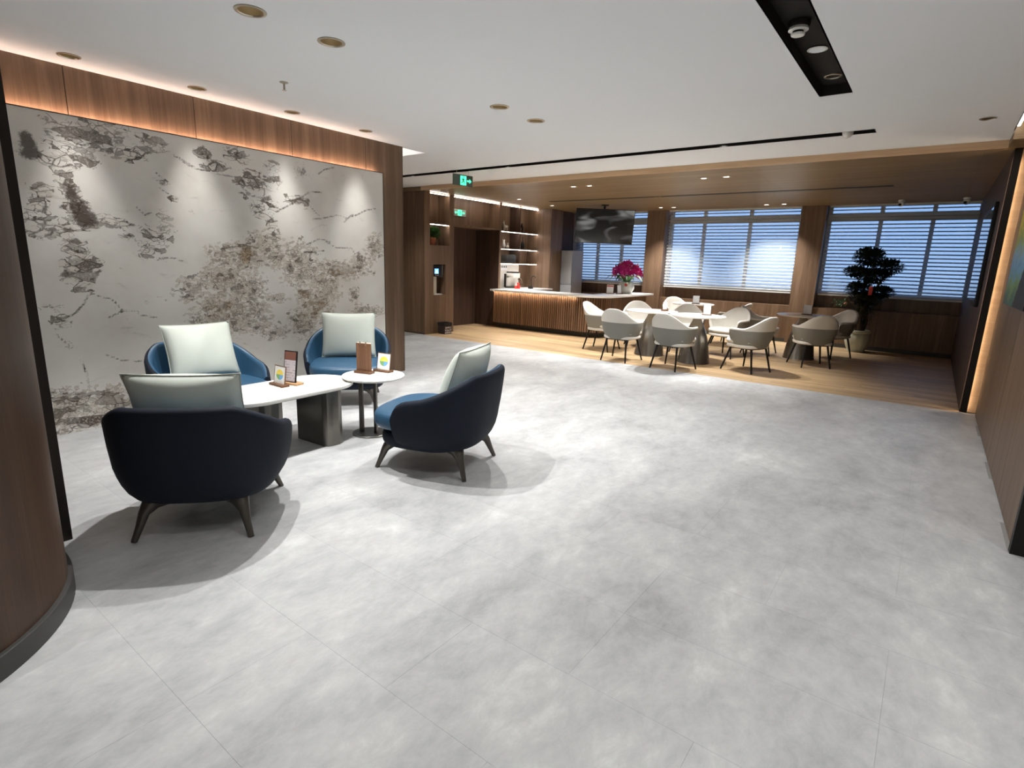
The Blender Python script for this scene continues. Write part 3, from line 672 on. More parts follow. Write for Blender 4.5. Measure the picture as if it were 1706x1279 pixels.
def pillow_mesh(Wd, Ht, T):
    n = 22; fr, bk = [], []
    for j in range(n+1):
        v = -1+2*j/n; rf, rb = [], []
        for i in range(n+1):
            u = -1+2*i/n
            k = max(0, (1-u**2)*(1-v**2)); th = T/2*(k**.42)*(1+.12*math.sin(5*u+2*v)*k**.5*.5)
            x = Wd/2*u*(1-.055*(1-v*v)*abs(u)**3); z = Ht/2*v*(1-.055*(1-u*u)*abs(v)**3)
            rf.append((x, th, z)); rb.append((x, -th, z))
        fr.append(rf); bk.append(rb)
    m = MB().grid(fr).grid(bk); me = m.me('pillow', smooth=True, ang=80)
    bm = bmesh.new(); bm.from_mesh(me); bmesh.ops.remove_doubles(bm, verts=bm.verts, dist=.0004); bmesh.ops.recalc_face_normals(bm, faces=bm.faces); bm.to_mesh(me); bm.free(); smooth_(me, 80)
    ring = [(fr[0][i][0], 0, fr[0][i][2]) for i in range(n)]+[(fr[j][n][0], 0, fr[j][n][2]) for j in range(n)]+[(fr[n][i][0], 0, fr[n][i][2]) for i in range(n, 0, -1)]+[(fr[j][0][0], 0, fr[j][0][2]) for j in range(n, 0, -1)]
    pm = MB().tube(ring+[ring[0]], .004, 6, False).me('piping', smooth=True)
    return me, pm
PM = pillow_mesh(.56, .48, .22)
arm0 = make_armchair()
# centre, facing, labels, pillow (local x, y, z of centre, tilt, spin)
ARM = [((-3.204, 1.39), (-.73, .685), 'navy tub armchair seen from behind, nearest the viewer', 'grey green pillow in the armchair seen from behind', (.0, -.22, .668, 20, 0)),
       ((-4.72, 2.12), (.96, -.02), 'blue tub armchair against the marble, left of the coffee table', 'pale pillow leaning in the armchair left of the coffee table', (.0, -.18, .68, 18, 0)),
       ((-4.81, 3.547), (.757, -.654), 'blue tub armchair before the timber wall end, behind the round side table', 'pale pillow upright in the armchair behind the side table', (.0, -.20, .68, 14, 0)),
       ((-2.82, 2.86), (-.95, -.31), 'navy tub armchair turned sideways right of the side table', 'grey green pillow in the sideways armchair', (.0, -.22, .675, 20, 0))]
for i, (c, d, l1, l2, pp) in enumerate(ARM):
    o = arm0 if i == 0 else copy_tree(arm0)
    o.location = (c[0], c[1], 0); o.rotation_euler.z = facing(*d); tag(o, l1, 'armchair', 'lounge armchairs')
    p = thing('pillow', l2, 'pillow', (0, 0, 0), 0, 'armchair pillows')
    Mx = Matrix.Translation((c[0], c[1], 0)) @ Matrix.Rotation(facing(*d), 4, 'Z') @ Matrix.Translation(pp[:3]) @ Matrix.Rotation(R(pp[3]), 4, 'X') @ Matrix.Rotation(R(pp[4]), 4, 'Y')
    p.matrix_world = Mx
    cv = link('cover', PM[0], PILLOW, p); link('piping', PM[1], PIPING, cv)

# ------------------------------------------------------------------ coffee table, side table
def stadium(hx, hy, n=24):
    r = hx; P = []
    for k in range(n+1): a = math.pi*k/n; P.append((r*math.cos(a), hy-r+r*math.sin(a)))
    for k in range(n+1): a = math.pi+math.pi*k/n; P.append((r*math.cos(a), -(hy-r)+r*math.sin(a)))
    return P
def slab(poly, z0, z1, ch=.008):
    m = MB(); n = len(poly); cx = sum(p[0] for p in poly)/n; cy = sum(p[1] for p in poly)/n
    def ins(d): return [(x-(x-cx)/max(1e-6, math.hypot(x-cx, y-cy))*d, y-(y-cy)/max(1e-6, math.hypot(x-cx, y-cy))*d) for x, y in poly]
    rows = [[(x, y, z) for x, y in ins(d)] for d, z in ((ch*1.8, z0), (ch*.4, z0+ch), (0, z1-ch*.6), (ch*.25, z1-ch*.15), (ch*.7, z1))]
    m.grid(rows, True); m.add(rows[0], [tuple(range(n))[::-1]]); m.add(rows[-1], [tuple(range(n))]); return m
ct = thing('coffee_table', 'oval white coffee table on two steel slab legs', 'coffee table', (-3.955, 2.30, 0), R(3))
slab(stadium(.30, .60), .452, .482).obj('tabletop', TABLEW, ct, smooth=True, ang=35)
for sy in (-1, 1):
    y0 = sy*.265; P = [(-.06, y0-.085)]+[(.215+.0*k, y0-.085) for k in range(1)]
    P = [(-.10, y0-.09), (.23, y0-.09), (.27, y0-.07), (.285, y0-.03), (.285, y0+.03), (.27, y0+.07), (.23, y0+.09), (-.10, y0+.09), (-.14, y0+.05), (-.14, y0-.05)]
    MB().prism(P, 0, .452).obj('leg', STEEL, ct, bevel=.004)
st = thing('side_table', 'small round white side table on two steel posts', 'side table', (-3.74, 3.01, 0), 0)
slab([(.265*math.cos(2*math.pi*i/48), .265*math.sin(2*math.pi*i/48)) for i in range(48)], .493, .515).obj('tabletop', TABLEW, st, smooth=True, ang=35)
MB().lathe([(.145, 0), (.15, .003), (.15, .010), (.146, .013)], 48, (0, -.05)).obj('base', STEEL, st, smooth=True, ang=30)
for dx, dy, w in ((-.06, -.09, .024), (.055, -.03, .018)): B(dx-w, dx+w, dy-.008, dy+.008, .013, .493).obj('post', STEEL, st)

def card_stand(lab, loc, rz, w, h, face, grp, base=SMALLW, frame=SMALLW, tilt=8):
    t = thing('card_stand', lab, 'card stand', loc, R(rz), grp)
    B(-w/2-.015, w/2+.015, -.035, .035, 0, .018).obj('base', base, t, bevel=.003)
    f = MB().box(-w/2, w/2, -.004, .004, .012, .012+.006).box(-w/2, w/2, -.004, .004, h-.006, h).box(-w/2, -w/2+.005, -.004, .004, .018, h-.006).box(w/2-.005, w/2, -.004, .004, .018, h-.006).obj('frame', frame, t)
    c = B(-w/2+.005, w/2-.005, -.003, .002, .018, h-.006).obj('card', face, t)
    for o in (f, c): o.rotation_euler.x = R(-tilt)
    return t
# local -Y faces the reader
card_stand('framed emblem card on the coffee table', (-4.04, 2.315, .482), 0, .155, .16, EMBLEM, 'table cards')
def mat_menu():
    s = NT('menu print'); q = s.n('SeparateXYZ', Vector=s.n('TexCoord').outputs['Generated']).outputs
    w = s.math('GREATER_THAN', s.math('SINE', s.math('MULTIPLY', q[2], 70.)), .2); body = s.math('MULTIPLY', w, s.math('LESS_THAN', q[2], .66))
    nz = s.math('GREATER_THAN', s.n('TexNoise', Vector=s.coords((60, 60, 60)), Scale=1.).outputs[0], .5)
    c = s.mixc(s.math('MULTIPLY', s.math('MULTIPLY', body, nz), .5), srgb(196, 188, 194), srgb(110, 96, 100))
    top = s.math('GREATER_THAN', q[2], .72); c = s.mixc(top, c, srgb(120, 78, 66)); return s.fin(c, .5)
MENU = mat_menu()
t = thing('menu_stand', 'tall printed menu in a dark frame on the coffee table', 'menu stand', (-4.03, 2.40, .482), R(14), 'tall menus')
B(-.06, .10, -.03, .05, 0, .018).obj('base', LIGHTW, t, bevel=.003)
B(-.065, .065, -.006, .004, .016, .27).obj('board', BLACK, t).rotation_euler.x = R(-8); B(-.056, .056, -.009, -.006, .025, .262).obj('menu_page', MENU, t).rotation_euler.x = R(-8)
t = thing('menu_stand', 'tall wooden menu board seen from behind on the side table', 'menu stand', (-3.85, 3.00, .515), R(16), 'tall menus')
B(-.085, .085, -.035, .035, 0, .02).obj('base', SMALLW, t, bevel=.003); B(-.075, .075, -.005, .005, .018, .26).obj('board', SMALLW, t)
B(-.04, -.034, -.006, .008, .245, .275).obj('ring', RING, t); B(.02, .026, -.006, .008, .245, .275).obj('ring', RING, t); B(-.07, .07, .006, .008, .03, .27).obj('menu_page', CREAM, t)
card_stand('framed emblem card on the round side table', (-3.79, 3.16, .515), 8, .15, .165, EMBLEM, 'table cards')

# ------------------------------------------------------------------ dining tables and chairs
TB = [((-3.80, 9.05), 'round white dining table nearest the bar, behind the front left chairs'), ((-2.95, 8.86), 'round white dining table front centre, with a bronze cone foot'), ((-4.03, 11.73), 'round white dining table at the back, by the window pier'), ((-1.73, 10.73), 'round white dining table on the right, beside the potted tree')]
tt = slab([(.43*math.cos(2*math.pi*i/48), .43*math.sin(2*math.pi*i/48)) for i in range(48)], .738, .762, .009).me('tabletop', smooth=True, ang=35)
cn = MB().lathe([(.252, 0), (.255, .004), (.25, .02), (.215, .25), (.18, .42), (.145, .53), (.105, .61), (.075, .67), (.062, .72), (.075, .738)], 40).me('cone_foot', smooth=True, ang=50)
for i, (c, l) in enumerate(TB):
    t = thing('dining_table', l, 'table', (c[0], c[1], 0), 0, 'round dining tables'); link('tabletop', tt, TABLEW, t); link('cone_foot', cn, CONE, t)
def make_dchair():
    t = bpy.data.objects.new('dining_chair', None); COL.objects.link(t)
    PH = R(122); n = 52; a, b = .325, .30
    ss = lambda x: max(0, min(1, x))**2*(3-2*max(0, min(1, x)))
    low, upp, inn = [], [], []
    for i in range(n+1):
        ph = -PH+2*PH*i/n; q = abs(ph)
        h = .655+.19*(1-ss((q-R(4))/R(76)))
        if q > R(112): h -= .035*((q-R(112))/R(10))**2
        fx, fy = a*sup(math.sin(ph), .85), -b*sup(math.cos(ph), .85); rr = math.hypot(fx, fy); ux, uy = fx/rr, fy/rr
        bk = max(0, math.cos(ph))
        def P(z, off=0.):
            u = (z-.36)/.29; s = .74+.26*math.sin(min(1, max(0, u))*math.pi/2)
            l = max(0, z-.6)*.30*bk; return (fx*s-ux*off, fy*s-uy*off-l, z)
        zs = min(.625, h-.03)
        low.append([P(.36+(zs-.36)*k/7) for k in range(8)])
        zr = h-.014; u_ = [P(zs+(zr-zs)*k/4) for k in range(5)]
        for k in range(1, 4):
            an = math.pi*k/4; x_, y_, _ = P(zr, .02*(1-math.cos(an))); u_.append((x_, y_, zr+.014*math.sin(an)))
        for k in range(0, 7): u_.append(P(zr-(zr-.40)*k/6, .04+.004*k))
        upp.append(u_)
    ml = MB().grid(low); bot = [c[0] for c in low]; ml.add(bot, [tuple(range(len(bot)))])
    mu = MB().grid(upp)
    for c in (0, n):
        loop = low[c]+upp[c][1:]; mu.add(loop, [tuple(range(len(loop)))])
    ml.obj('outer_shell', CHAIRG, t, smooth=True, ang=50); mu.obj('backrest', CHAIRW, t, smooth=True, ang=50)
    def pad(hx, y0, y1, z0, z1, rnd, ex, n=40):
        rows = []; cy, hy = (y0+y1)/2, (y1-y0)/2
        for s, z in ((1-rnd/hx, z0), (1-.3*rnd/hx, z0+.3*rnd), (1, z0+rnd), (1, z1-rnd), (1-.3*rnd/hx, z1-.3*rnd), (1-rnd/hx, z1), (.5, z1+.006), (.02, z1+.008)):
            rows.append([(hx*s*sup(math.cos(2*math.pi*i/n), ex), cy+hy*s*sup(math.sin(2*math.pi*i/n), ex), z) for i in range(n)])
        m = MB().grid(rows, True); m.add(rows[0], [tuple(range(n))[::-1]]); return m
    pad(.265, -.22, .285, .36, .412, .015, .6).obj('seat_base', CHAIRW, t, smooth=True, ang=60)
    pad(.272, -.23, .30, .414, .495, .036, .6).obj('seat_cushion', CHAIRW, t, smooth=True, ang=60)
    fm = MB().tube([(-.17, -.17, .352), (.17, -.17, .352), (.19, .18, .352), (-.19, .18, .352), (-.17, -.17, .352)], .011, 8).obj('under_frame', BLACK, t)
    for sx in (-1, 1):
        MB().tube([(sx*.165, -.165, .36), (sx*.215, -.25, 0)], [.017, .012], 10).obj('leg', BLACK, t, smooth=True)
        MB().tube([(sx*.185, .175, .36), (sx*.265, .26, 0)], [.017, .012], 10).obj('leg', BLACK, t, smooth=True)
    return t
dc0 = make_dchair()
DC = [((-4.68, 8.93), (1, .05), 'off white tub dining chair at the left end, turned toward the bar side table'),
      ((-3.905, 8.14), (0, 1), 'grey backed dining chair second from the left in the front row'),
      ((-3.003, 8.05), (.175, .985), 'grey backed dining chair in the middle of the front row'),
      ((-4.35, 9.80), (.58, -.81), 'white dining chair facing the viewer behind the table nearest the bar'),
      ((-4.50, 12.12), (.6, -.75), 'white dining chair farthest back, left of the rear table'),
      ((-3.50, 9.95), (.35, -.94), 'white dining chair behind the front centre table, its arm against the rear table'),
      ((-2.76, 9.95), (-.28, -.96), 'white dining chair with full seat in view, right of the front centre table'),
      ((-3.20, 11.65), (-1, .1), 'white dining chair at the right of the rear table, mostly hidden'),
      ((-2.42, 10.78), (1, 0), 'dining chair left of the right hand table, its grey side in shade'),
      ((-2.09, 8.745), (-.92, .39), 'grey backed dining chair at the right of the front row, turned left'),
      ((-1.433, 10.008), (-.496, .868), 'grey backed dining chair in front of the right hand table'),
      ((-1.33, 11.42), (-.6, -.8), 'pale dining chair between the right hand table and the potted tree')]
for i, (c, d, l) in enumerate(DC):
    o = dc0 if i == 0 else copy_tree(dc0)
    o.location = (c[0], c[1], 0); o.rotation_euler.z = facing(*d); tag(o, l, 'chair', 'tub dining chairs')
def acrylic(lab, x, y, z, rz, w=.13, h=.17):
    t = thing('card_stand', lab, 'card stand', (x, y, z), R(rz), 'menu cards on the dining tables')
    B(-w/2-.02, w/2+.02, -.04, .04, 0, .015).obj('base', SMALLW, t, bevel=.002); B(-w/2, w/2, -.004, .004, .013, h).obj('card', PAPER, t).rotation_euler.x = R(-8)
    MB().box(-w/2-.004, -w/2, -.005, .005, .013, h).box(w/2, w/2+.004, -.005, .005, .013, h).obj('frame', BLACK, t).rotation_euler.x = R(-8); return t
acrylic('white menu card on the rear dining table', -3.93, 11.60, .762, 15)
acrylic('pale menu card on the front centre dining table', -2.86, 9.02, .762, 20, .11, .17)
acrylic('white menu card on the right hand dining table', -1.70, 10.80, .762, 8)
t = thing('card_stand', 'small card seen edge on, on the table nearest the bar', 'card stand', (-3.62, 9.15, .762), R(75), 'menu cards on the dining tables')
B(-.05, .05, -.04, .04, 0, .03).obj('base', SMALLW, t, bevel=.002); B(-.05, .05, -.003, .003, .03, .15).obj('card', PAPER, t)

# ------------------------------------------------------------------ bar counter
def bar_path(front, right, y_end, rad, x0=-8.14, step=.056):
    P = [(x0, front), (right-rad, front)]; n = 14
    for k in range(1, n+1): a = -math.pi/2+math.pi/2*k/n; P.append((right-rad+rad*math.cos(a), front+rad+rad*math.sin(a)))
    P.append((right, y_end)); return P
bc = thing('bar_counter', 'curved bar counter faced with vertical walnut slats', 'counter', (-8.14, 10.1, 0))
def rel(P): return [(x+8.14, y-10.1) for x, y in P]
body = rel(bar_path(10.09, -5.36, 12.3, .40)); inner = rel([(-5.75, 12.3), (-5.75, 10.6), (-8.14, 10.6)])
MB().prism(body+inner, .12, .836).obj('body', DARKWALNUT, bc)
kick = rel(bar_path(10.22, -5.50, 12.2, .30)); MB().prism(kick+inner[1:], 0, .12).obj('toe_kick', SKIRT, bc)
pts = rel(bar_path(10.078, -5.348, 12.3, .412)); sm = MB().prism([(-.018, .008), (-.018, -.006), (-.012, -.014), (.012, -.014), (.018, -.006), (.018, .008)], .12, .82).me('slat')
seglen = [math.dist(p, q) for p, q in zip(pts[:-1], pts[1:])]; total = sum(seglen); s_ = .03
while s_ < total:
    r_ = s_
    for (p, q), L in zip(zip(pts[:-1], pts[1:]), seglen):
        if r_ <= L: break
        r_ -= L
    f_ = r_/L; link('slat', sm, SLATW, bc, (p[0]+(q[0]-p[0])*f_, p[1]+(q[1]-p[1])*f_, 0), math.atan2(q[1]-p[1], q[0]-p[0])); s_ += .053
B(.02, 2.25, -.075, -.055, .8325, .8365).obj('light_strip', LEDAMB, bc)
top = bar_path(9.94, -5.23, 12.45, .50); wt = MB().prism(top+[(-5.85, 12.45), (-5.85, 10.62), (-8.14, 10.62)], .838, .88)
tag(wt.obj('bar_worktop', TABLEW, None, bevel=.004), 'long white curved worktop of the bar counter', 'worktop')
# back counter, shelves
bk_ = thing('back_cabinet', 'low walnut cabinet under the rear white worktop behind the bar', 'cabinet', (-8.0, 11.2, 0))
B(-.45, .36, -.56, .58, 0, .838).obj('body', DARKWALNUT, bk_)
for k in range(3): B(.36, .372, -.55+k*.375, -.55+k*.375+.37, .1, .82).obj('door', WALNUT, bk_)
tag(B(-8.449, -7.62, 10.63, 11.79, .84, .88).obj('back_worktop', TABLEW, None, bevel=.003), 'short white worktop behind the bar under the shelves', 'worktop')
su = thing('shelf_unit', 'walnut open shelves with light strips behind the bar', 'shelves', (-8.3, 11.07, 0))
Y = lambda y: y-11.07; X = lambda x: x+8.3
B(X(-8.50), X(-8.46), Y(10.33), Y(11.80), .88, ZS).obj('back_panel', WALNUT, su)
B(X(-8.46), X(XN), Y(11.045), Y(11.065), 1.47, ZS).obj('divider', DARKWALNUT, su)
for k, z in enumerate((2.185, 1.79, 1.455)):
    B(X(-8.46), X(XN), Y(10.331), Y(11.80), z, z+.02).obj('shelf', WALNUT, su)
    B(X(XN-.02), X(XN+.002), Y(10.34), Y(11.79), z-.005, z).obj('light_strip', LEDW, su)
for a, b in ((10.34, 11.04), (11.07, 11.80)): B(X(XN-.03), X(XN-.012), Y(a), Y(b), 2.772, 2.778).obj('light_strip', LEDW, su)
B(X(-8.46), X(-8.45), Y(10.335), Y(11.45), .88, 1.455).obj('splashback', TABLEW, su)
part_label(B(X(-8.46), X(-7.755), Y(11.80), Y(12.33), 0, ZS).obj('end_panel', WALNUT, su), 'tall walnut end panel')
B(X(-8.9), X(-7.80), Y(12.40), Y(12.90), 0, ZS).obj('tall_cabinet', DARKWALNUT, su)
fr = thing('refrigerator', 'tall pale grey refrigerator behind the bar by the window', 'refrigerator', (-7.60, 12.62, 0))
FR = plain('pale grey steel', srgb(178, 180, 184), .4)
B(-.16, .16, -.24, .28, .03, 1.83).obj('body', FR, fr); B(-.16, .16, -.275, -.243, .985, 1.825).obj('upper_door', FR, fr, bevel=.006); B(-.16, .16, -.275, -.243, .05, .975).obj('lower_door', FR, fr, bevel=.006); B(-.15, .15, -.22, .27, 0, .03).obj('foot', BLACK, fr)
# small things on the back worktop
t = thing('coffee_machine', 'white espresso machine with black top on the rear worktop', 'coffee machine', (-8.18, 10.86, .88), R(90))
B(-.13, .13, -.13, .14, .0, .05).obj('drip_tray', STEEL, t, bevel=.006); B(-.13, .13, .02, .15, .05, .30).obj('body', CERAM, t, bevel=.012); B(-.13, .13, -.12, .15, .25, .36).obj('head', CERAM, t, bevel=.012)
for k in range(4): B(-.11+k*.058, -.065+k*.058, -.10, .12, .36, .395).obj('cup', BLACK, t, bevel=.006)
B(-.155, -.13, .10, .15, .02, .34).obj('side_cheek', BLACK, t); MB().tube([(.04, -.12, .22), (.04, -.19, .215)], .008, 8).obj('portafilter', BLACK, t); MB().tube([(.11, -.10, .26), (.13, -.16, .22), (.14, -.18, .12)], .006, 8).obj('steam_wand', RING, t)
t = thing('faucet', 'slim dark faucet on the rear worktop', 'faucet', (-8.02, 11.42, .88), R(90))
MB().tube([(0, 0, 0), (0, 0, .25), (0, -.02, .285), (0, -.07, .30), (0, -.11, .28), (0, -.12, .25)], .011, 10).obj('spout', BLACK, t, smooth=True); MB().lathe([(.024, 0), (.024, .012), (.014, .03)], 16).obj('base', BLACK, t, smooth=True); MB().tube([(.02, 0, .05), (.09, 0, .11)], .006, 8).obj('lever', BLACK, t)
t = thing('soap_dish', 'small black box on the rear worktop', 'box', (-7.85, 11.15, .88)); B(-.04, .04, -.05, .05, 0, .05).obj('body', BLACK, t, bevel=.004); B(-.035, .035, -.045, .045, .05, .056).obj('lid', DARKGL, t)
t = thing('cup_bundle', 'clear red cups heaped at the left end of the worktop', 'cups', (-7.98, 10.72, .88))
for k, (dx, dy, dz) in enumerate(((0, 0, 0), (.075, .03, 0), (.01, .085, 0), (.04, .04, .075))):
    MB().lathe([(.026, dz), (.035, dz+.07), (.033, dz+.07), (.024, dz+.004)], 16, (dx, dy), True, False).obj('cup', RED, t, smooth=True)
t = thing('tile_sign', 'white notice strip with four dark square icons on the splashback', 'notice', (-8.448, 10.80, 1.30), R(90))
B(-.17, .17, -.004, 0, 0, .12).obj('plate', PAPER, t)
for k in range(4): B(-.14+k*.08, -.095+k*.08, -.006, -.004, .06, .105).obj('icon', SIGNBK, t)
B(-.235, -.185, -.008, 0, .0, .10).obj('switch', TRIMD, t)
t = thing('range_hood', 'dark grey domed bread box on the lowest shelf', 'box', (-8.30, 10.72, 1.475), R(90))
P = [(-.22, 0), (.25, 0), (.25, .16), (.2, .20), (-.02, .20), (-.08, .17), (-.14, .05)]
m = MB(); n_ = len(P); m.add([(x, -.12, z) for x, z in P]+[(x, .12, z) for x, z in P], [tuple(range(n_)), tuple(range(n_, 2*n_))]+[(i, (i+1) % n_, n_+(i+1) % n_, n_+i) for i in range(n_)])
m.obj('body', plain('dark enamel', srgb(58, 58, 54), .3), t, bevel=.012); t.name = 'bread_box'; MB().tube([(-.05, -.13, .10), (.15, -.13, .10)], .006, 6).obj('handle', BLACK, t)
# ornaments
def animal(lab, y, z, mat, s=1., rz=90):
    t = thing('animal_figurine', lab, 'figurine', (-8.28, y, z), R(rz), 'animal figurines')
    body = MB().tube([(-.055*s, 0, .10*s), (0, 0, .105*s), (.055*s, 0, .11*s)], [.026*s, .03*s, .026*s], 10)
    for x in (-.05, .05):
        for yy_ in (-.013, .013): body.tube([(x*s, yy_*s, .10*s), (x*s, yy_*s, 0)], [.010*s, .007*s], 6)
    body.obj('body', mat, t, smooth=True); MB().tube([(-.055*s, 0, .11*s), (-.075*s, 0, .16*s), (-.085*s, 0, .19*s), (-.11*s, 0, .185*s)], [.02*s, .014*s, .016*s, .006*s], 8).obj('neck_and_head', mat, t, smooth=True)
    MB().tube([(-.078*s, .008*s, .195*s), (-.072*s, .022*s, .24*s)], [.005*s, .002*s], 5).tube([(-.078*s, -.008*s, .195*s), (-.072*s, -.022*s, .24*s)], [.005*s, .002*s], 5).obj('ear', mat, t)
    return t
BLKC = plain('black ceramic', srgb(24, 23, 22), .3)
animal('black standing animal figurine on the top shelf', 10.44, 2.205, BLKC, 1.05); animal('white standing animal figurine on the top shelf', 10.66, 2.205, CERAM, 1.0)
t = thing('sculpture', 'dark looped sculpture on the top shelf, right bay', 'sculpture', (-8.28, 11.26, 2.205), R(90))
MB().tube([(-.04, 0, .02), (-.07, 0, .10), (-.03, 0, .19), (.0, 0, .12), (.03, 0, .21), (.07, 0, .12), (.04, 0, .02)], [.018, .022, .015, .018, .015, .022, .018], 10).obj('figure', BLKC, t, smooth=True); B(-.06, .06, -.03, .03, 0, .02).obj('plinth', BLKC, t, bevel=.003)
def vase(lab, y, z, h, r, mat, neck=.35):
    t = thing('vase', lab, 'vase', (-8.27, y, z), 0, 'shelf vases')
    MB().lathe([(r*.6, 0), (r*.9, h*.12), (r, h*.3), (r*.8, h*.5), (r*neck, h*.68), (r*neck*.9, h*.85), (r*neck*1.4, h), (r*neck*1.1, h), (r*neck*.6, h*.9)], 24, cap1=False).obj('body', mat, t, smooth=True)
    MB().lathe([(r*.62, 0), (r*.66, .004), (r*.6, .008)], 24).obj('foot_ring', mat, t); return t
vase('smallest white vase on the middle shelf', 10.45, 1.81, .075, .032, CERAM); vase('tallest white vase on the middle shelf', 10.58, 1.81, .20, .045, CERAM, .55); vase('medium white vase on the middle shelf', 10.73, 1.81, .13, .038, CERAM, .5)
vase('white pear shaped vase in the right bay of the middle shelf', 11.14, 1.81, .20, .062, CERAM, .2); vase('black bottle vase in the right bay of the middle shelf', 11.33, 1.81, .30, .055, BLKC, .16)
# plant niche, dispenser niche, box
def leafblade(w, L, bend):
    return [(-w*.15, 0, 0), (w*.15, 0, 0), (w*.5, L*.45, bend*.6), (0, L, bend*.2), (-w*.5, L*.45, bend*.6)]
def leaf_cloud(n, cen, rad, size, rnd):
    m = MB()
    for _ in range(n):
        d = Vector((rnd.gauss(0, 1), rnd.gauss(0, 1), rnd.gauss(0, 1))).normalized()
        r_ = rnd.random()**.4; p = Vector(cen)+Vector((d.x*rad[0], d.y*rad[1], d.z*rad[2]))*r_
        q = (d+Vector((rnd.uniform(-.6, .6), rnd.uniform(-.6, .6), rnd.uniform(-.3, .8)))).normalized().to_track_quat('Y', 'Z').to_matrix()
        s_ = size*rnd.uniform(.7, 1.3)
        m.add([p+q @ Vector(v) for v in leafblade(s_*.6, s_, s_*.2)], [(0, 1, 2, 3, 4)])
    return m
rn = random.Random(3)
t = thing('potted_fern', 'bushy green plant in a terracotta pot in the lit niche', 'potted plant', (-8.28, 8.24, 1.785))
MB().lathe([(.05, 0), (.052, .004), (.066, .13), (.074, .132), (.074, .155), (.066, .155), (.06, .14)], 24, cap1=True).obj('pot', TERRA, t, smooth=True)
o = leaf_cloud(320, (.01, .03, .24), (.10, .14, .09), .06, rn).obj('foliage', LEAF, t); o['kind'] = 'stuff'
wd = thing('water_dispenser', 'built in water dispenser with black head and blue display', 'water dispenser', (-8.30, 8.31, .79), R(90))
B(-.172, .176, .10, .14, 0, .614).obj('back_plate', BLACK, wd)
B(-.14, .05, -.02, .10, .02, .37).obj('column', CERAM, wd, bevel=.01); B(-.15, .10, -.13, .10, .0, .02).obj('drip_tray', CERAM, wd, bevel=.004)
hd = B(-.15, .09, -.14, .10, .37, .60).obj('head', BLACK, wd, bevel=.012)
B(.091, .10, -.14, .10, .36, .605).obj('side_trim', RING, wd)
B(-.13, -.02, -.144, -.1405, .43, .53).obj('display', SCREENB, wd); B(-.095, -.055, -.1455, -.1445, .465, .50).obj('display_icon', SCREENW, wd); B(-.12, -.03, -.1455, -.1445, .44, .448).obj('display_text', SCREENW, wd)
for k in range(3): MB().lathe([(.008, 0), (.008, .002)], 12).obj('button', PAPER, wd, loc=(-.10+k*.04, -.1405, .40)).rotation_euler.x = R(90)
tb = thing('lettered_basket', 'dark basket printed with white letters at the foot of the niche wall', 'basket', (-8.0, 8.32, 0), R(85))
BK = plain('dark brown fabric', srgb(46, 32, 28), .8)
MB().box(-.10, .10, -.10, .10, 0, .20).obj('body', BK, tb, bevel=.01); MB().box(-.105, .105, -.105, -.095, .17, .235).box(-.105, .105, .095, .105, .17, .235).box(-.105, -.095, -.095, .095, .17, .235).box(.095, .105, -.095, .095, .17, .235).obj('folded_rim', plain('dark lining', srgb(28, 20, 18), .85), tb)
def text(body, size, parent, loc, rot, mat, name='lettering'):
    cu = bpy.data.curves.new(name, 'FONT'); cu.body = body; cu.size = size; cu.align_x = 'CENTER'; cu.extrude = .0008
    o = bpy.data.objects.new(name, cu); COL.objects.link(o); bpy.context.view_layer.update()
    me = bpy.data.meshes.new_from_object(o); bpy.data.objects.remove(o); o = link(name, me, mat, parent, loc); o.rotation_euler = rot; return o
LETT = plain('print white', srgb(210, 200, 196), .8)
text('SIMPLE', .052, tb, (0, -.1022, .115), (R(90), 0, 0), LETT); text('TENT', .075, tb, (0, -.1022, .045), (R(90), 0, 0), LETT)
B(-.085, .085, -.102, -.1005, .018, .034).obj('printed_band', LETT, tb)
text('C', .055, tb, (.1022, .0, .115), (R(90), 0, R(90)), LETT); text('E', .07, tb, (.1022, .0, .045), (R(90), 0, R(90)), LETT)

# ------------------------------------------------------------------ televisions, painting
tv = thing('television', 'black television hung from the soffit above the bar, screen showing grey shapes', 'television', (-6.1, 11.42, 1.97), math.atan2(.85, .99))
sc_ = MB().box(-.655, .655, -.02, .025, 0, .74).obj('panel', BLACK, tv, bevel=.004); pi = B(-.643, .643, -.0225, -.0205, .012, .728).obj('screen', TVPIC, tv)
for o in (sc_, pi): o.rotation_euler.x = R(9)
MB().tube([(0, .03, .3), (0, .03, .83)], .022, 12).obj('pole', BLACK, tv); B(-.07, .07, -.04, .10, .81, .829).obj('ceiling_plate', BLACK, tv); B(-.15, .15, .0, .05, .25, .5).obj('bracket', BLACK, tv)
tv2 = thing('wall_screen', 'dark glossy screen on the side wall mirroring the blinds', 'screen', (.438, 9.5, 1.15), R(-90))
B(-.98, .98, -.035, -.002, 0, 1.19).obj('bezel', BLACK, tv2, bevel=.004); B(-.93, .93, -.038, -.0355, .05, 1.14).obj('screen', DARKGL, tv2)
pt = thing('painting', 'colourful landscape canvas on the right timber wall', 'painting', (.57, 6.2, 1.265), R(-90))
B(-.76, .76, -.03, 0, 0, .85).obj('stretcher', TRIMD, pt); MB().box(-.76, .76, -.034, -.0305, 0, .85).obj('canvas', PAINT, pt)

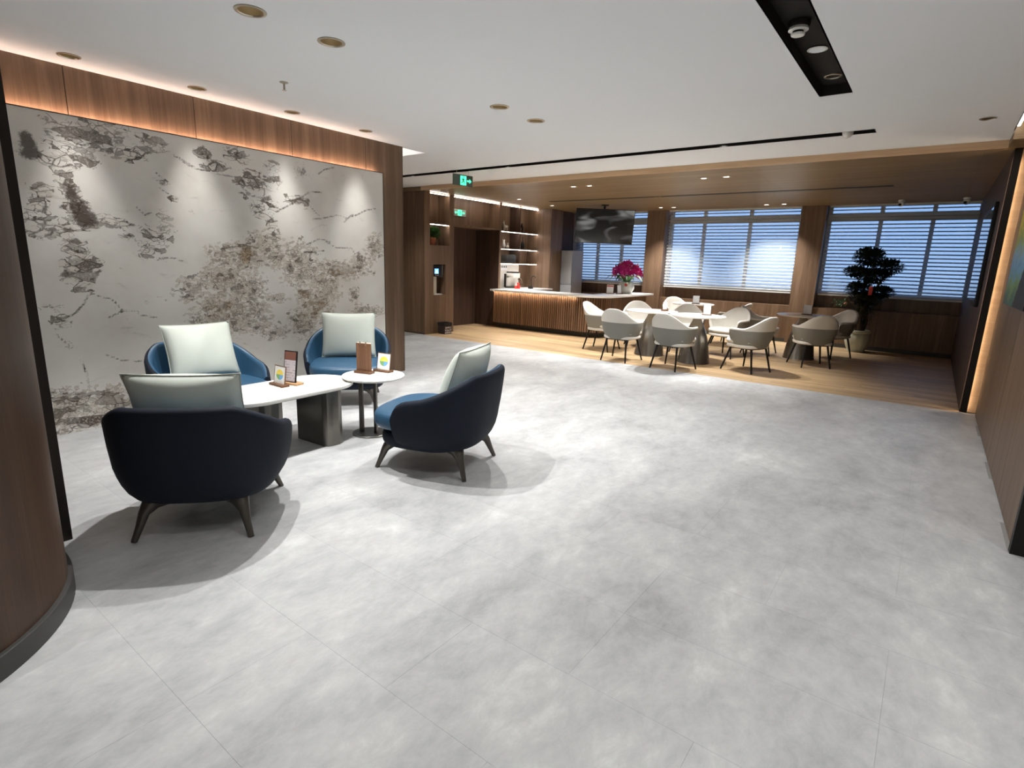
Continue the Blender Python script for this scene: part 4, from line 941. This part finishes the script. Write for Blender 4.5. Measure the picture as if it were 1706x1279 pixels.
# ------------------------------------------------------------------ orchid, counter card, tree
op = thing('orchid_pot', 'magenta orchids in a round white pot on the bar', 'potted plant', (-5.60, 11.73, .88))
MB().lathe([(.07, 0), (.11, .02), (.145, .08), (.15, .12), (.135, .18), (.105, .215), (.10, .215), (.12, .17)], 32, cap1=True).obj('pot', CERAM, op, smooth=True)
part_label(MB().lathe([(.026, 0), (.026, .003)], 20).obj('seal', RED, op, loc=(.055, -.128, .16)), 'round red seal'); op.children[-1].rotation_euler = (R(72), 0, R(22))
rn = random.Random(5)
for k in range(9):
    a = 2*math.pi*k/9+.3; L = .26+.05*(k % 3); rows = []
    for j in range(6):
        s_ = j/5; w = .042*math.sin(math.pi*min(1, s_*.9+.1))+.004; c_ = Vector((math.cos(a)*(.05+L*s_), math.sin(a)*(.05+L*s_), .21+.16*math.sin(s_*2.4)-.08*s_*s_))
        nn = Vector((-math.sin(a), math.cos(a), 0)); rows.append([c_-nn*w, c_-Vector((0, 0, .008)), c_+nn*w])
    MB().grid(rows).obj('leaf', LEAF, op, smooth=True)
pet = MB()
for k in range(5):
    a = 2*math.pi*k/5+math.pi/2; w = .5 if k in (1, 4) else .34
    P = [(0, 0, 0)]+[(math.cos(a+s1*w)*r1, -.006-.006*r1/.05, math.sin(a+s1*w)*r1) for s1, r1 in ((-1, .035), (-.5, .05), (0, .054), (.5, .05), (1, .035))]
    pet.add(P, [(0, 1, 2, 3, 4, 5)])
bl = pet.me('blossom'); lip = MB().lathe([(.010, 0), (.013, .01), (.004, .02)], 8).me('lip')
LIP = plain('pale pink', srgb(240, 170, 200), .5)
for s_ in range(10):
    a = 2*math.pi*s_/10+.2; ex = Vector((math.cos(a)*.23, math.sin(a)*.17, 0)); fs_ = [k/8 for k in range(9)]
    path = [Vector((ex.x*f_, ex.y*f_, .2+.33*math.sin(min(1, f_)*1.95))) for f_ in fs_]
    stem = MB().tube([(p.x*.95, p.y*.95, p.z) for p in path], .004, 5).obj('stem', LEAF, op)
    for k in range(8):
        el = rn.uniform(.05, 1.45); az = a+rn.uniform(-.35, .35); rr_ = rn.uniform(.82, 1.02)
        p = Vector((math.cos(az)*math.cos(el)*.27*rr_, math.sin(az)*math.cos(el)*.20*rr_, .38+.19*math.sin(el)*rr_-.05*math.cos(el)))
        b_ = link('blossom', bl, MAGENTA, stem, p)
        b_.rotation_euler = (rn.uniform(-.5, .3), rn.uniform(-.6, .6), R(25)+rn.uniform(-.9, .9)); b_.scale = (1.2,)*3
op.scale = (1.22,)*3
card_ = acrylic('white counter card with red heading beside the orchid', -5.74, 11.22, .88, 25, .15, .20); card_['group'] = 'cards on the bar'
B(-.07, .07, -.0065, -.0045, .155, .18).obj('heading', RED, card_).rotation_euler.x = R(-8)
t2 = acrylic('narrow card standing just behind the counter card', -5.58, 11.37, .88, 70, .12, .19); t2['group'] = 'cards on the bar'

bt = thing('potted_tree', 'tall shaped tree with tiered crown in a fluted ceramic pot', 'potted plant', (-1.05, 12.62, 0))
n_ = 48; prof = [(.15, 0), (.155, .01), (.15, .03), (.175, .08), (.205, .18), (.215, .27), (.205, .34), (.195, .36), (.215, .375), (.22, .40), (.21, .42), (.19, .42), (.185, .39), (.02, .385)]
rows = [[((r_*(1+(.02 if .03 < z < .35 else 0)*math.cos(12*2*math.pi*i/n_)))*math.cos(2*math.pi*i/n_), (r_*(1+(.02 if .03 < z < .35 else 0)*math.cos(12*2*math.pi*i/n_)))*math.sin(2*math.pi*i/n_), z) for i in range(n_)] for r_, z in prof]
mpot = MB().grid(rows, True); mpot.add(rows[0], [tuple(range(n_))]); mpot.obj('pot', plain('celadon ceramic', srgb(190, 196, 182), .35), bt, smooth=True)
trunks = [[(0, 0, .38), (-.03, .01, .6), (.02, 0, .85), (-.04, .02, 1.1), (0, 0, 1.35), (.02, 0, 1.6)], [(.05, .02, .38), (.09, 0, .6), (.05, .02, .85), (.12, 0, 1.1), (.22, 0, 1.35), (.30, 0, 1.48)], [(-.05, 0, .38), (-.10, .02, .65), (-.06, 0, .9), (-.14, 0, 1.15), (-.2, 0, 1.3)], [(.03, -.04, .38), (.0, -.07, .65), (.06, -.05, .95), (.2, -.04, 1.08)]]
for p in trunks: MB().tube(p, [.045-.006*k for k in range(len(p))], 8).obj('trunk', BARK, bt, smooth=True)
rn = random.Random(11)
crowns = [((-.02, 0, 1.80), (.26, .22, .16), 1500), ((.30, 0, 1.62), (.24, .20, .13), 1100), ((-.18, 0, 1.52), (.22, .2, .09), 800), ((.08, 0, 1.45), (.28, .2, .12), 1100), ((-.12, 0, 1.20), (.20, .16, .12), 800), ((.27, 0, 1.16), (.20, .16, .09), 700), ((.05, 0, 1.02), (.3, .2, .10), 900), ((.02, 0, .75), (.20, .16, .25), 420)]
for c, r_, n_ in crowns:
    o = leaf_cloud(n_, c, r_, .055, rn).obj('foliage', LEAFD, bt); o['kind'] = 'stuff'
MB().tube([(-.1, 0, .5), (-.22, -.05, .75), (-.36, -.08, .92), (-.43, -.1, .98)], [.006, .005, .004, .003], 5).obj('side_sprig', BARK, bt)
o = leaf_cloud(40, (-.36, -.08, .93), (.14, .06, .06), .06, rn).obj('sprig_leaves', LEAF, bt); o['kind'] = 'stuff'
part_label(MB().lathe([(.012, 0), (.03, .03), (.02, .06), (.005, .065)], 12).obj('bud', plain('peach bud', srgb(230, 150, 120), .5), bt, loc=(-.28, -.09, .88), smooth=True), 'peach coloured bud')
part_label(MB().box(-.03, .03, -.004, .004, 0, .16).obj('ribbon', RED, bt, loc=(.10, -.18, 1.10)), 'red ribbon tag')
